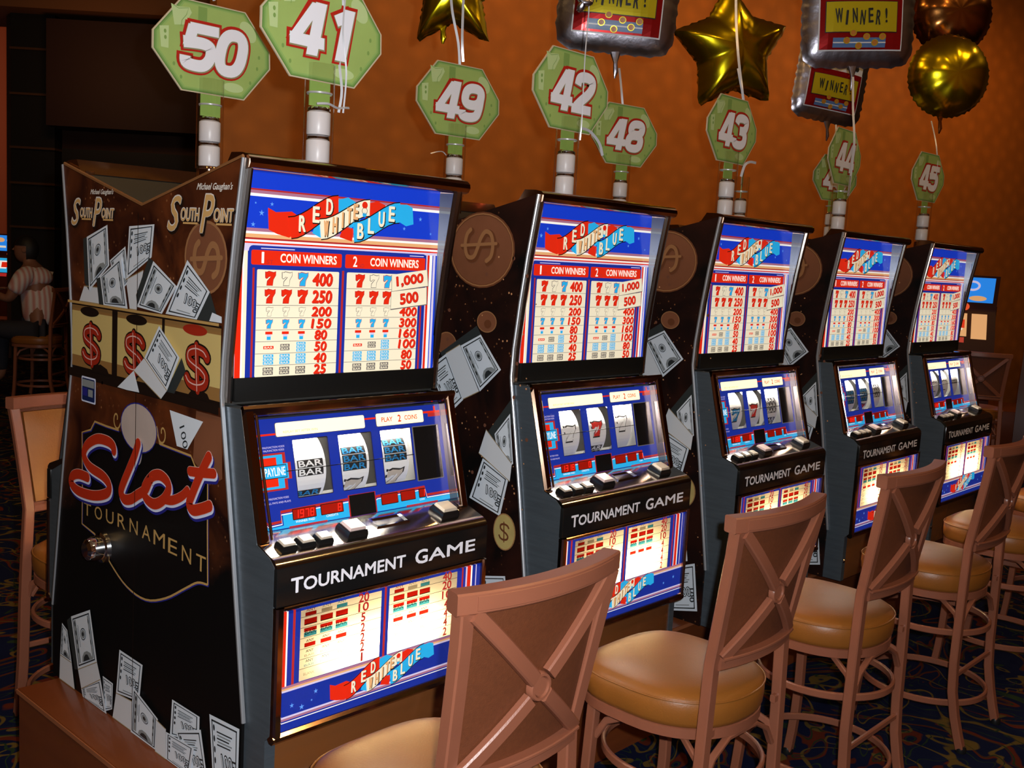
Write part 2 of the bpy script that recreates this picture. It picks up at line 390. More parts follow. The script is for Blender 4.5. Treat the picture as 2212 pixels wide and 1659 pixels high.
class Art:
    def __init__(s, fn, step=0.0006): s.fn = fn; s.step = step; s.mb = MB(); s.dx = s.dy = 0.0; s.sc = 1.0; s.k = 0
    def P(s, u, v, l): return s.fn(s.dx + u * s.sc, s.dy + v * s.sc, l * s.step)
    def poly(s, pts, m, l=0):
        s.mb.add([s.P(p[0], p[1], l) for p in pts], [tuple(range(len(pts)))], m); return s
    def rect(s, u0, v0, u1, v1, m, l=0, r=0.0):
        if u0 > u1: u0, u1 = u1, u0
        if v0 > v1: v0, v1 = v1, v0
        if r <= 0: return s.poly([(u0, v0), (u1, v0), (u1, v1), (u0, v1)], m, l)
        p = []
        for cx, cy, a0 in ((u1 - r, v1 - r, 0), (u0 + r, v1 - r, 90), (u0 + r, v0 + r, 180), (u1 - r, v0 + r, 270)):
            for k in range(4): a = math.radians(a0 + 30 * k); p.append((cx + r * math.cos(a), cy + r * math.sin(a)))
        return s.poly(p, m, l)
    def grid(s, u0, v0, u1, v1, m, l=0, n=8):
        vs = [s.P(u0 + (u1 - u0) * i / n, v0 + (v1 - v0) * j / n, l) for j in range(n + 1) for i in range(n + 1)]
        s.mb.add(vs, [(j * (n + 1) + i, j * (n + 1) + i + 1, (j + 1) * (n + 1) + i + 1, (j + 1) * (n + 1) + i) for j in range(n) for i in range(n)], m); return s
    def ell(s, u, v, a, b, m, l=0, rot=0.0, n=28):
        return s.poly([(u + a * math.cos(t) * math.cos(rot) - b * math.sin(t) * math.sin(rot), v + a * math.cos(t) * math.sin(rot) + b * math.sin(t) * math.cos(rot)) for t in [2 * PI * k / n for k in range(n)]], m, l)
    def ring(s, u, v, a, b, w, m, l=0, n=28):
        pts = [(math.cos(2 * PI * k / n), math.sin(2 * PI * k / n)) for k in range(n)]
        s.mb.add([s.P(u + a * c, v + b * d, l) for c, d in pts] + [s.P(u + (a - w) * c, v + (b - w) * d, l) for c, d in pts], [(k, (k + 1) % n, (k + 1) % n + n, k + n) for k in range(n)], m); return s
    def rib(s, pts, w, m, l=0, closed=False, caps=True, smooth=0):
        if smooth: pts = smooth_path([(p[0], p[1], 0) for p in pts], smooth, closed)
        s.k = (s.k + 1) % 12; l += .045 * s.k      # overlapping strokes never share a plane
        P = [Vector((p[0], p[1])) for p in pts]; n = len(P); A = []; B = []
        for i in range(n):
            a = P[(i - 1) % n] if (closed or i) else P[i]; b = P[(i + 1) % n] if (closed or i < n - 1) else P[i]
            t = (b - a)
            t = t.normalized() if t.length > 1e-9 else Vector((1, 0)); nn = Vector((-t.y, t.x)) * (w(i / (n - 1)) if callable(w) else w) / 2
            A.append(P[i] + nn); B.append(P[i] - nn)
        s.mb.add([s.P(p.x, p.y, l) for p in A] + [s.P(p.x, p.y, l) for p in B], [(i, (i + 1) % n, (i + 1) % n + n, i + n) for i in range(n if closed else n - 1)], m)
        if caps and not closed and not callable(w):
            for i, q in enumerate((P[0], P[-1])): s.ell(q.x, q.y, w / 2, w / 2, m, l + .015 * (i + 1), n=12)
        return s
    def text(s, st, u, v, h, m, l=0, w=None, bold=0.0, shear=0.0, rot=0.0, grow=0.0, align='C', fn=None):
        # u,v: centre (or left edge for 'L') ; h: glyph height ; w: total width
        V, F, x0, x1, y0, y1 = text_geo(st, 0.0, shear)
        rad = max(0.0, bold * h * 0.75 + grow)     # thickened by stamping the glyph round a small circle
        h = h - 2 * bold * h * 0.75
        if w: w = w - 2 * bold * h * 0.75
        sy = h / (y1 - y0); sx = w / (x1 - x0) if w else sy
        ww = (x1 - x0) * sx; cx = u + (w / 2 if (align == 'L' and w) else (ww / 2 if align == 'L' else 0)); c, d = math.cos(rot), math.sin(rot); out = []
        for x, y in V:
            a = (x - (x0 + x1) / 2) * sx; b = (y - (y0 + y1) / 2) * sy
            if fn: a, b = fn(a, b)
            out.append((cx + a * c - b * d, v + a * d + b * c))
        ns = 0 if rad < h * .012 else (6 if rad < h * .06 else 12)
        for q in range(ns + 1):
            ox, oy = (rad * math.cos(2 * PI * q / ns), rad * math.sin(2 * PI * q / ns)) if q < ns else (0.0, 0.0)
            s.mb.add([s.P(x + ox, y + oy, l + .04 * q) for x, y in out], F, m)
        return s
    def build(s, name, parent, off=(0, 0, 0)): return s.mb.build(name, None, parent, off, smooth=0)

SEV = [(0.02, 0.52), (0.0, 0.98), (0.14, 0.93), (0.32, 1.0), (0.80, 0.92), (1.02, 1.0), (1.0, 0.74), (0.76, 0.42), (0.72, 0.0), (0.14, 0.0), (0.20, 0.28), (0.58, 0.62), (0.32, 0.64), (0.17, 0.52)]
def seven(A, u, v, w, h, m, l, edge=None):
    if edge: P8 = [(u + p[0] * w, v + p[1] * h) for p in SEV]; A.rib(P8 + [P8[0]], h * .10, edge, l, caps=False); l += 1
    A.poly([(u + p[0] * w, v + p[1] * h) for p in SEV], m, l)

# ------------------------------------------------------------------ room
PX = 0.886
fl = MB().box((-8, -8, -0.05), (22, 20, 0), carpet_mat()).build('floor'); struct(fl)
wall_m = mat('orange_brown_wallpaper', (0.50, 0.165, 0.022), 0.6, var=0.2, vscale=5, bump=0.35, bscale=35, stretch=(1, 1, 0.7))
def wallseg(name, a, b, z0, z1, m, th=0.15):
    A = Vector((a[0], a[1], 0)); B = Vector((b[0], b[1], 0)); n = Vector((-(B - A).y, (B - A).x, 0)).normalized() * th
    q = [(A.x, A.y), (B.x, B.y), (B.x + n.x, B.y + n.y), (A.x + n.x, A.y + n.y)]
    return struct(MB().prismz(q, z0, z1, m).build(name))
def wallpaper(m):      # faint crossing diagonal figure in the paper
    nt = m.node_tree; L = nt.links.new; tc = nd(nt, 'ShaderNodeTexCoord'); b = nt.nodes['Principled BSDF']; mix = [n for n in nt.nodes if n.bl_idname == 'ShaderNodeMix'][0]; src = mix.inputs[0].links[0].from_socket
    ws = []
    for sc in ((1, 1, 1), (-1, -1, 1)):
        mp = nd(nt, 'ShaderNodeMapping'); mp.inputs['Scale'].default_value = sc; L(tc.outputs['Object'], mp.inputs[0])
        w = nd(nt, 'ShaderNodeTexWave', Scale=2.6, Distortion=2.2); w.bands_direction = 'DIAGONAL'; L(mp.outputs[0], w.inputs['Vector']); ws.append(w)
    mu = nd(nt, 'ShaderNodeMath', operation='MULTIPLY'); L(ws[0].outputs['Fac'], mu.inputs[0]); L(ws[1].outputs['Fac'], mu.inputs[1])
    ad = nd(nt, 'ShaderNodeMath', operation='MULTIPLY_ADD'); ad.inputs[1].default_value = 0.45; L(mu.outputs[0], ad.inputs[0]); L(src, ad.inputs[2])
    sb = nd(nt, 'ShaderNodeMath', operation='SUBTRACT'); sb.inputs[1].default_value = 0.12; sb.use_clamp = True; L(ad.outputs[0], sb.inputs[0]); L(sb.outputs[0], mix.inputs[0])
wallpaper(wall_m)
wb = wallseg('wall_back', (2.60, 4.50), (14.5, 1.63), 0, 5.6, wall_m)
wallseg('wall_right', (14.5, 1.63), (14.5, -8), 0, 5.6, mat('brown_wall_paint', (0.22, 0.09, 0.03), 0.7, var=0.1))
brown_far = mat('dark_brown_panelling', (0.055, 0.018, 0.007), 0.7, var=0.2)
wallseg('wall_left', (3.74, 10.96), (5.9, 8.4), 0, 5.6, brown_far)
wallseg('wall_far', (0.5, 19.5), (12, 12.5), 0, 5.6, mat('far_orange_wall', (0.35, 0.10, 0.04), 0.7))
wallseg('wall_front', (-8, -7), (14.5, -7), 0, 5.6, mat('front_brown_wall', (0.20, 0.075, 0.028), 0.7, var=0.15))
ce = struct(MB().box((-8, -8, 5.6), (22, 20, 5.7), mat('ceiling_plaster', (0.30, 0.15, 0.07), 0.8)).build('ceiling'))
# stepped dark panelling in front of the left wall
R3 = Vector((0.684, -0.728, 0)).normalized(); F3 = Vector((0.728, 0.684, 0)).normalized()
def slab(c, w, d, z0, z1):
    c = Vector((c[0], c[1], 0)); a = R3 * w / 2; b = F3 * d / 2
    return [tuple((c - a - b)[:2]), tuple((c + a - b)[:2]), tuple((c + a + b)[:2]), tuple((c - a + b)[:2])], z0, z1
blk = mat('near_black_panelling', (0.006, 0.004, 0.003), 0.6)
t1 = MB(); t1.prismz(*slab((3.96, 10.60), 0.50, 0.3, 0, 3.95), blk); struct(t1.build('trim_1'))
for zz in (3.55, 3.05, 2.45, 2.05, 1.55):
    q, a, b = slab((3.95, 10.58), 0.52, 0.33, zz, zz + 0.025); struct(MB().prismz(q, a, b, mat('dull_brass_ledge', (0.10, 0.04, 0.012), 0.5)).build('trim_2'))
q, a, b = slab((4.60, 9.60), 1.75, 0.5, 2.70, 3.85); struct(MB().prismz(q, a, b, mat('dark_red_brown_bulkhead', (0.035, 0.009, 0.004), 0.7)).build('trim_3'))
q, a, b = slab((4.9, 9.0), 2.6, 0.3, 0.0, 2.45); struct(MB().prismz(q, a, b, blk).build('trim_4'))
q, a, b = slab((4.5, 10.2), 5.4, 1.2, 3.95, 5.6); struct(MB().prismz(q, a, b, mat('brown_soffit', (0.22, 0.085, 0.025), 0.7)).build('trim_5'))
add_light('soffit_fill_light', 'AREA', (3.4, 8.6, 3.2), 3.5, (1.0, 0.5, 0.2), target=(4.6, 10.2, 4.2), shape='DISK', size=0.4)  # added fill light that lifts the soffit, no fixture there
add_light('far_aisle_light', 'AREA', (3.2, 13.5, 3.9), 38, (1.0, 0.42, 0.22), target=(5.2, 16.4, 2.8), shape='DISK', size=0.6)
# round ceiling lamps behind and above the aisle
lampm = mat('warm_lamp_lens', (1, 0.7, 0.35), 0.4, emit=70.0, ecol=(1.0, 0.62, 0.22))
for i, (lx, ly) in enumerate(((0.0, -3.4), (3.4, -3.0), (-2.6, -1.0), (6.5, -2.0), (0.5, 3.2), (-2.2, 2.6))):
    t = thing('ceiling_downlight', (lx, ly, 5.53), 'round warm ceiling downlight %s' % ('over the stools', 'over the far stools', 'left of the camera', 'right of the camera, far down the aisle', 'behind the back row', 'at the far left behind the bank')[i], 'ceiling light', 'ceiling downlights outside the picture')
    MB().lathe([(0.0, 0.06), (0.20, 0.06), (0.22, 0.0)], seg=20, m=None).build('trim_ring', bronze, t)
    MB().lathe([(0.0, 0.02), (0.19, 0.02), (0.19, 0.03)], seg=20).build('lamp_lens', lampm, t)

# ------------------------------------------------------------------ wooden plinth under the bank
t = thing('wooden_plinth', (0, 0, 0), 'reddish brown laminate plinth under the whole bank of slot machines', 'plinth')
MB().box((-0.113, 0.0, 0.0), (4.26, 0.838, 0.334)).build('plinth_body', lam, t)
MB().box((-0.116, -0.003, 0.334), (4.263, 0.841, 0.351), bev=0.002).build('plinth_top', lam, t)
MB().box((-0.1185, -0.0055, 0.337), (4.2655, 0.8435, 0.348)).build('edge_banding', lam_edge, t)

# ------------------------------------------------------------------ printed side panels (one per back-to-back pair)
FE = [(0.007, 1.715), (0.034, 1.553), (0.051, 1.428), (0.065, 1.302), (0.068, 1.225), (0.065, 1.203), (0.013, 0.912), (-0.037, 0.596), (-0.045, 0.545), (-0.045, 0.351)]
CY = 0.417
outline = FE + [(2 * CY + 0.045 - 0.0, 0.351)] + [(2 * CY - y, z) for y, z in reversed(FE[:-1])] + [(CY, 1.615)]
def panel_board(m, parent, off):
    a = MB().prism(outline, -0.007, 0.0, m); return a
def P_map(dyy=0.0):
    return lambda u, v, o: (-0.0076 - o, -u, v)      # print coordinate u = -y, v = z
def bilin(q):
    (a, b, c, d) = q    # TL, TR, BR, BL in (u,v)
    return lambda s, t: ((a[0] * (1 - s) + b[0] * s) * (1 - t) + (d[0] * (1 - s) + c[0] * s) * t, (a[1] * (1 - s) + b[1] * s) * (1 - t) + (d[1] * (1 - s) + c[1] * s) * t)
def banknote(parent, q, kind, off, lay=2, flip=False):
    # q corners given in (y,z)
    q = [(-y, z) for y, z in q]; F = bilin(q); A = Art(P_map()); w = lambda s, t: F(s, t)
    A.poly(q, bill_w, lay)
    def box(s0, t0, s1, t1, m, l): A.poly([F(s0, t0), F(s1, t0), F(s1, t1), F(s0, t1)], m, lay + l)
    for e in ((.07, .05, .93, .075), (.07, .925, .93, .95), (.07, .05, .10, .95), (.90, .05, .93, .95)): box(*e, ink, 1)
    B = Art(lambda u, v, o: A.fn(*F(u, v), o)); B.mb = A.mb
    if kind == 'P':
        box(.12, .09, .22, .90, bill_g, 1); box(.82, .09, .88, .9, bill_g, 1)
        B.ring(.52, .40, .14, .115, .018, ink, lay + 2); B.ell(.52, .40, .10, .08, bill_g, lay + 2); B.ell(.52, .40, .05, .04, ink, lay + 3)
        box(.30, .2, .315, .62, ink, 2); box(.25, .25, .262, .5, ink, 2)
        B.poly([(.30, .90), (.34, .80), (.45, .735), (.60, .73), (.76, .79), (.86, .92)], bill_g, lay + 2)
        B.poly([(.38, .90), (.43, .82), (.52, .785), (.62, .80), (.70, .90)], ink, lay + 3)
        for k in range(4): B.ell(.165, .16 + k * .17, .028, .05, ink, lay + 2)
        for k in range(3): B.ell(.85, .2 + k * .2, .02, .05, ink, lay + 2)
    else:
        B.text('100', .60, .58, .19, ink, lay + 2, w=.42, shear=.25, grow=.020)
        B.text('100', .60, .58, .19, bill_w, lay + 3, w=.42, shear=.25)
        for k in range(5): box(.25 + .02 * (k % 2), .18 + k * .045, .78 - .05 * (k % 3), .20 + k * .045, bill_g if k % 2 else ink, 2)
        for k in range(4): B.ell(.155, .15 + k * .15, .03, .045, ink, lay + 2)
        B.text('100', .85, .66, .16, ink, lay + 2, w=.30, bold=.04, rot=PI / 2)
        box(.3, .86, .75, .88, bill_g, 2)
    return A.build('banknote_print', parent, off)
def quad_print(parent, name, q, m, off, lay, edges=None):
    A = Art(P_map()); q = [(-y, z) for y, z in q]; A.poly(q, m, lay)
    if edges:
        for i, j in ((0, 1), (3, 2)):
            A.rib([q[i], q[j]], 0.0022, edges, lay + 1, caps=False)
    return A.build(name, parent, off)
def dollar(A, u, v, h, m, l, w=1.0, rot=0.0, wd=0.2, edge=None, hi=None):
    pts = [(.30, .26), (.20, .36), (-.02, .40), (-.24, .32), (-.25, .14), (-.06, .03), (.12, -.04), (.27, -.17), (.22, -.33), (0, -.40), (-.22, -.36), (-.32, -.24)]
    c, d = math.cos(rot), math.sin(rot)
    T = lambda x, y: (u + (x * c - y * d) * h * w, v + (x * d + y * c) * h)
    P = [T(x, y) for x, y in pts]; V1, V2 = T(-.03, .5), T(.04, -.5)
    if edge: A.rib(P, wd * h * 1.35, edge, l, smooth=4); A.rib([V1, V2], wd * h * 1.05, edge, l)
    A.rib(P, wd * h, m, l + 1, smooth=4); A.rib([V1, V2], wd * h * 0.72, m, l + 2)
    if hi: A.rib([(p[0] - .02 * h, p[1] + .03 * h) for p in P], wd * h * .13, hi, l + 3, smooth=4); A.rib([(V1[0] - .02 * h, V1[1]), (V2[0] - .02 * h, V2[1])], wd * h * .12, hi, l + 3)

def end_panel():
    t = thing('printed_end_panel', (0, 0, 0.351), 'end panel printed with banknotes, dollar signs and a red script word', 'panel')
    off = (0, 0, -0.351)
    A0 = panel_board(P_end, t, off); A0.build('panel_board', None, t, off)
    # seam down the middle, grey edging down the front
    A = Art(P_map()); A.rect(-CY - .0012, .36, -CY + .0012, 1.60, shadow_p, 12); A.build('panel_seam', t, off)
    e = MB(); e.bar([(-0.005, y - 0.004, z) for y, z in FE[:-1]], 0.009, 0.008, bev=0.002, up=(0, 1, 0)); e.build('edge_trim', edge_br, t, off)
    e = MB(); e.bar([(-0.004, 2 * CY - y + 0.004, z) for y, z in FE[:-1]], 0.012, 0.008, bev=0.002, up=(0, 1, 0)); e.build('edge_trim', edge_br, t, off)
    e = MB(); e.bar([(-0.004, 0.007, 1.717), (-0.004, CY, 1.617), (-0.004, 2 * CY - 0.007, 1.717)], 0.010, 0.006, bev=0.002, up=(1, 0, 0)); e.build('top_trim', mat('brown_edge_strip', (0.22, 0.09, 0.03), 0.5), t, off)
    # dollar-sign reels band
    A = Art(P_map()); A.poly([(-.772, 1.372), (-.066, 1.372), (-.060, 1.20), (-.768, 1.20)], shadow_p, 1)
    for y0, y1 in ((.768, .551), (.524, .312), (.300, .066)):
        for k, (z0, z1, m) in enumerate(((1.352, 1.366, reel_gold2), (1.24, 1.352, reel_gold), (1.212, 1.24, reel_gold2))):
            A.rect(-y0, z0, -y1, z1, m, 2)
    A.build('reel_band_print', t, off)
    for y in (.657, .437, .157):
        A = Art(P_map()); dollar(A, -y, 1.273, .098, red_p, 3, w=1.35, edge=shadow_p, hi=red_hi, wd=.23); A.build('dollar_sign_print', t, off)
    A = Art(P_map())
    for y, m in ((.67, shadow_p), (.43, shadow_p), (.17, red_p)):
        A = Art(P_map()); A.ell(-y, 1.354, .05, .012, m, 3); A.build('cut_off_symbol_print', t, off)
    for y in (.61, .15):
        A = Art(P_map()); A.poly([(-y - .05, 1.206), (-y - .03, 1.222), (-y, 1.230), (-y + .035, 1.222), (-y + .05, 1.206)], shadow_p, 3); A.build('cut_off_symbol_print', t, off)
    # shelf line and lower line
    A = Art(P_map()); A.rect(-.778, 1.371, -.064, 1.377, gold_p, 14); A.rect(-.77, 1.186, -.058, 1.207, shadow_p, 14); A.build('shelf_line_print', t, off)
    # golden coin behind the right logo
    A = Art(P_map()); A.ell(-.135, 1.510, .085, .078, copper_p, 1); A.ring(-.135, 1.510, .085, .078, .006, copper_hi, 2); dollar(A, -.13, 1.508, .11, copper_hi, 2, w=1.1, rot=PI / 2, wd=.13); A.build('coin_print', t, off)
    # banknotes above the shelf
    quad_print(t, 'note_stack_print', [(0.708, 1.532), (0.687, 1.537), (0.672, 1.405), (0.698, 1.424)], stack_m, off, 3)
    quad_print(t, 'paper_strap_print', [(0.702, 1.416), (0.63, 1.417), (0.621, 1.377), (0.728, 1.377)], strap_m, off, 2, strap_e)
    banknote(t, [(0.687, 1.537), (0.578, 1.569), (0.566, 1.473), (0.672, 1.405)], 'P', off, 4)
    banknote(t, [(0.566, 1.485), (0.489, 1.521), (0.470, 1.44), (0.53, 1.40)], 'P', off, 2)
    quad_print(t, 'note_stack_print', [(.628, 1.438), (.607, 1.443), (.588, 1.377), (.612, 1.377)], stack_m, off, 8)
    banknote(t, [(0.607, 1.443), (0.503, 1.496), (0.466, 1.377), (0.588, 1.377)], 'P', off, 9)
    banknote(t, [(0.469, 1.568), (0.351, 1.575), (0.362, 1.501), (0.481, 1.445)], 'N', off, 4)
    quad_print(t, 'paper_strap_print', [(0.483, 1.444), (0.40, 1.47), (0.428, 1.377), (0.463, 1.377)], strap_m, off, 3, strap_e)
    quad_print(t, 'note_stack_print', [(0.37, 1.5), (0.348, 1.493), (0.421, 1.389), (0.427, 1.412)], stack_m, off, 8)
    quad_print(t, 'note_stack_print', [(.206, 1.502), (.112, 1.439), (.075, 1.377), (.16, 1.377)], stack_m, off, 3)
    banknote(t, [(0.206, 1.502), (0.112, 1.439), (0.162, 1.377), (0.295, 1.379)], 'N', off, 4)
    banknote(t, [(0.348, 1.493), (0.243, 1.443), (0.306, 1.378), (0.421, 1.385)], 'P', off, 9)
    quad_print(t, 'banknote_corner_print', [(0.101, 1.397), (0.064, 1.391), (0.063, 1.378), (0.112, 1.378)], bill_w, off, 4)
    quad_print(t, 'note_stack_print', [(.218, 1.289), (.200, 1.262), (.262, 1.188), (.296, 1.188)], stack_m, off, 8)
    banknote(t, [(0.31, 1.351), (0.218, 1.289), (0.270, 1.210), (0.375, 1.272)], 'N', off, 16)
    quad_print(t, 'paper_strap_print', [(.375, 1.272), (.270, 1.210), (0.296, 1.188), (0.424, 1.237)], strap_m, off, 16, strap_e)
    quad_print(t, 'banknote_corner_print', [(0.424, 1.237), (0.397, 1.189), (0.457, 1.187), (0.504, 1.188)], bill_w, off, 16)
    # logo lettering, twice
    for (s0, s1, p0, p1, z, k) in ((.262, .095, .14, .03, 1.60, 1.0), (.745, .60, .62, .52, 1.597, .86)):
        A = Art(P_map()); h = .078 * k
        sx = -(s0 - .0); pxx = -(s0 - .135 * k)
        for (m, g, l, dx, dz) in ((shadow_p, .0035, 4, .003, -.003), (pale_p, .0012, 5, -.001, .001), (tan_p, -.0008, 6, 0, 0)):
            A.text('S', sx + dx, z + dz, h, m, l, w=.060 * k, bold=.03, shear=.35, grow=g)
            A.text('P', pxx + dx, z + .001 + dz, h * 1.05, m, l, w=.057 * k, bold=.03, shear=.35, grow=g)
            A.text('OUTH', sx + .066 * k + dx, z - .002 + dz, .029 * k, m, l, w=.078 * k, bold=.05, shear=.15, grow=g * .6)
            A.text('OINT', pxx + .064 * k + dx, z - .002 + dz, .029 * k, m, l, w=.076 * k, bold=.05, shear=.15, grow=g * .6)
        for a in (sx + .036 * k, pxx + .034 * k):
            A.rect(a, 1.5785, a + .06 * k, 1.5825, tan_p, 5)
        A.text('Michael Gaughan\'s', -(s0 - .16 * k), z + .056 * k, .019 * k, pale_p, 5, w=.140 * k, bold=.03, shear=.45)
        A.build('logo_lettering', t, off)
    # shield outline, globe, swirls
    A = Art(P_map())
    path = [(.511, 1.082), (.575, 1.082), (.637, 1.084), (.659, 1.060), (.707, 1.046), (.703, .90), (.704, .809), (.632, .798), (.545, .743), (.461, .707), (.368, .700), (.275, .729), (.188, .776), (.138, .802), (.096, .808), (.102, .93), (.105, 1.035), (.159, 1.059), (.176, 1.078), (.314, 1.082), (.328, 1.12)]
    sh = [(-y, z) for y, z in path]
    A.poly([(-.511, 1.08), (-.637, 1.08), (-.70, 1.045), (-.70, .81), (-.63, .80), (-.461, .71), (-.368, .703), (-.275, .731), (-.15, .80), (-.10, .81), (-.108, 1.03), (-.18, 1.075), (-.32, 1.08)], mat('shield_black_print', (0.004, 0.003, 0.003), 0.4), 1)
    for seg, sm in ((sh[:8], 0), (sh[7:15], 4), (sh[14:], 0)):
        A.rib([(p[0] + .002, p[1] - .003) for p in seg], .004, slot_blue, 2, caps=False, smooth=sm); A.rib(seg, .0050, gold_p, 3, caps=False, smooth=sm)
    for cu, cv, sgn in ((-.522, 1.108, 1), (-.302, 1.108, -1)):
        sp = [(cu + sgn * (.004 + .0022 * k) * math.cos(k * .75), cv + (.006 + .0026 * k) * math.sin(k * .75)) for k in range(9)]
        A.rib(sp, .0045, gold_p, 3, smooth=3)
    A.build('shield_outline_print', t, off)
    A = Art(P_map()); A.ell(-.412, 1.103, .086, .057, bulb_p, 4); A.ring(-.412, 1.103, .088, .059, .003, slot_blue, 5); A.ell(-.412, 1.045, .018, .03, bulb_p, 4); A.build('globe_print', t, off)
    quad_print(t, 'banknote_corner_print', [(0.269, 1.166), (0.127, 1.161), (0.190, 1.09), (0.235, 1.09)], bill_w, off, 5)
    A = Art(P_map()); A.text('100', -.205, 1.115, .022, ink, 6, w=.05, rot=-1.2); A.build('banknote_lettering', t, off)
    A = Art(P_map()); A.poly([(-.16, 1.18), (-.058, 1.18), (-.05, 1.05), (-.09, 1.03), (-.17, 1.07)], copper_p, 1); A.build('brown_glow_print', t, off)
    # the red script word
    S1 = [(.525, 1.030), (.53, 1.041), (.56, 1.048), (.615, 1.044), (.668, 1.020), (.685, .992), (.655, .968), (.580, .957), (.548, .940), (.560, .918), (.63, .898), (.715, .893), (.757, .905), (.750, .925), (.715, .937), (.665, .938)]
    L1 = [(.405, 1.068), (.422, 1.035), (.450, .995), (.478, .955), (.486, .935), (.470, .922), (.438, .928), (.405, .945), (.368, .965), (.352, .985)]
    O1 = [(.352, .985), (.335, 1.003), (.300, 1.012), (.268, 1.003), (.262, .985), (.285, .958), (.325, .940), (.362, .945), (.375, .962), (.362, .982), (.340, 1.0)]
    K1 = [(.283, .960), (.245, .965), (.205, .982), (.180, 1.0)]
    T1 = [(.095, 1.090), (.112, 1.068), (.135, 1.035), (.160, .995), (.172, .972), (.155, .962), (.120, .972), (.088, .985)]
    TB = [(.172, 1.045), (.128, 1.050), (.074, 1.058)]
    A = Art(P_map())
    for m, w, l, dx, dz in ((slot_blue, .032, 8, .004, -.009), (slot_white, .0285, 9, .002, -.0045), (red_hi, .0275, 10, 0, 0), (slot_red, .0250, 11, 0, 0)):
        for P in (S1, L1, O1, K1, T1, TB):
            A.rib([(-y + dx, z + dz) for y, z in P], w * (0.85 if P in (K1, TB) else 1), m, l, smooth=5)
    A.build('script_lettering', t, off)
    st = 'TOURNAMENT'
    for k, ch in enumerate(st):
        A = Art(P_map())
        f = k / 9.0; y = .672 - f * .548; z = .853 + .012 * math.sin(f * PI) - .004 * f
        A.text(ch, -y, z, .032 + .004 * f, gold_p, 5, w=.040 if ch not in 'M' else .052); A.build('gold_letter', t, off)
    # notes along the bottom
    B = 0.3525
    banknote(t, [(0.819, 0.512), (0.787, 0.501), (0.760, 0.42), (0.830, 0.42)], 'P', off, 3)
    quad_print(t, 'paper_strap_print', [(0.83, .42), (0.76, .42), (0.741, B), (0.834, B)], strap_m, off, 3, strap_e)
    quad_print(t, 'note_stack_print', [(.783, .53), (.757, .548), (.714, .417), (.735, .41)], stack_m, off, 8)
    banknote(t, [(0.757, 0.548), (0.648, 0.597), (0.607, 0.471), (0.714, 0.417)], 'P', off, 9)
    quad_print(t, 'paper_strap_print', [(0.714, 0.417), (0.607, 0.471), (0.586, 0.432), (0.694, 0.371)], strap_m, off, 9, strap_e)
    banknote(t, [(0.582, 0.442), (0.527, 0.44), (0.53, 0.372), (0.57, B)], 'N', off, 3)
    banknote(t, [(0.694, 0.371), (0.586, 0.432), (0.552, B), (0.685, B)], 'N', off, 9)
    banknote(t, [(0.495, 0.538), (0.378, 0.536), (0.392, 0.44), (0.51, 0.422)], 'N', off, 3)
    quad_print(t, 'paper_strap_print', [(0.51, 0.422), (0.41, 0.43), (0.42, B), (0.527, B)], strap_m, off, 3, strap_e)
    banknote(t, [(0.419, 0.471), (0.295, 0.432), (0.299, B), (0.426, B)], 'P', off, 9)
    quad_print(t, 'paper_strap_print', [(0.295, 0.432), (0.251, 0.425), (0.249, B), (0.299, B)], strap_m, off, 15, strap_e)
    banknote(t, [(0.238, 0.499), (0.118, 0.5), (0.118, 0.44), (0.245, 0.41)], 'N', off, 3)
    banknote(t, [(0.215, 0.433), (0.107, 0.475), (0.070, B), (0.150, B)], 'N', off, 8)
    banknote(t, [(0.251, 0.418), (0.127, 0.426), (0.145, B), (0.25, B)], 'N', off, 14)
    banknote(t, [(0.078, 0.521), (-0.041, 0.53), (-0.040, .38), (0.055, .36)], 'N', off, 3)
    # sticker and round lock
    A = Art(P_map()); A.rect(-.694, 1.129, -.617, 1.193, slot_white, 16, r=.004); A.rect(-.690, 1.133, -.621, 1.189, mat('navy_sticker', (.01, .02, .09), .3), 17, r=.004)
    A.rect(-.688, 1.168, -.623, 1.186, bill_g, 18); A.rect(-.685, 1.145, -.66, 1.165, slot_blue, 18); A.rect(-.655, 1.145, -.63, 1.163, bill_g, 18); A.build('sticker', t, off)
    l = MB().lathe([(0.0, .050), (.018, .050), (.026, .044), (.030, .030), (.030, .012), (.038, .010), (.040, 0.0)], (-0.008, .583, .776), 24, ax=(-1, 0, 0)); l.build('barrel_lock', chrome_hi, t, off)
    MB().lathe([(0.0, .008), (.004, .008), (.006, 0.0)], (-0.008, .585, 1.188), 12, ax=(-1, 0, 0)).build('screw_head', chrome_hi, t, off)
    return t

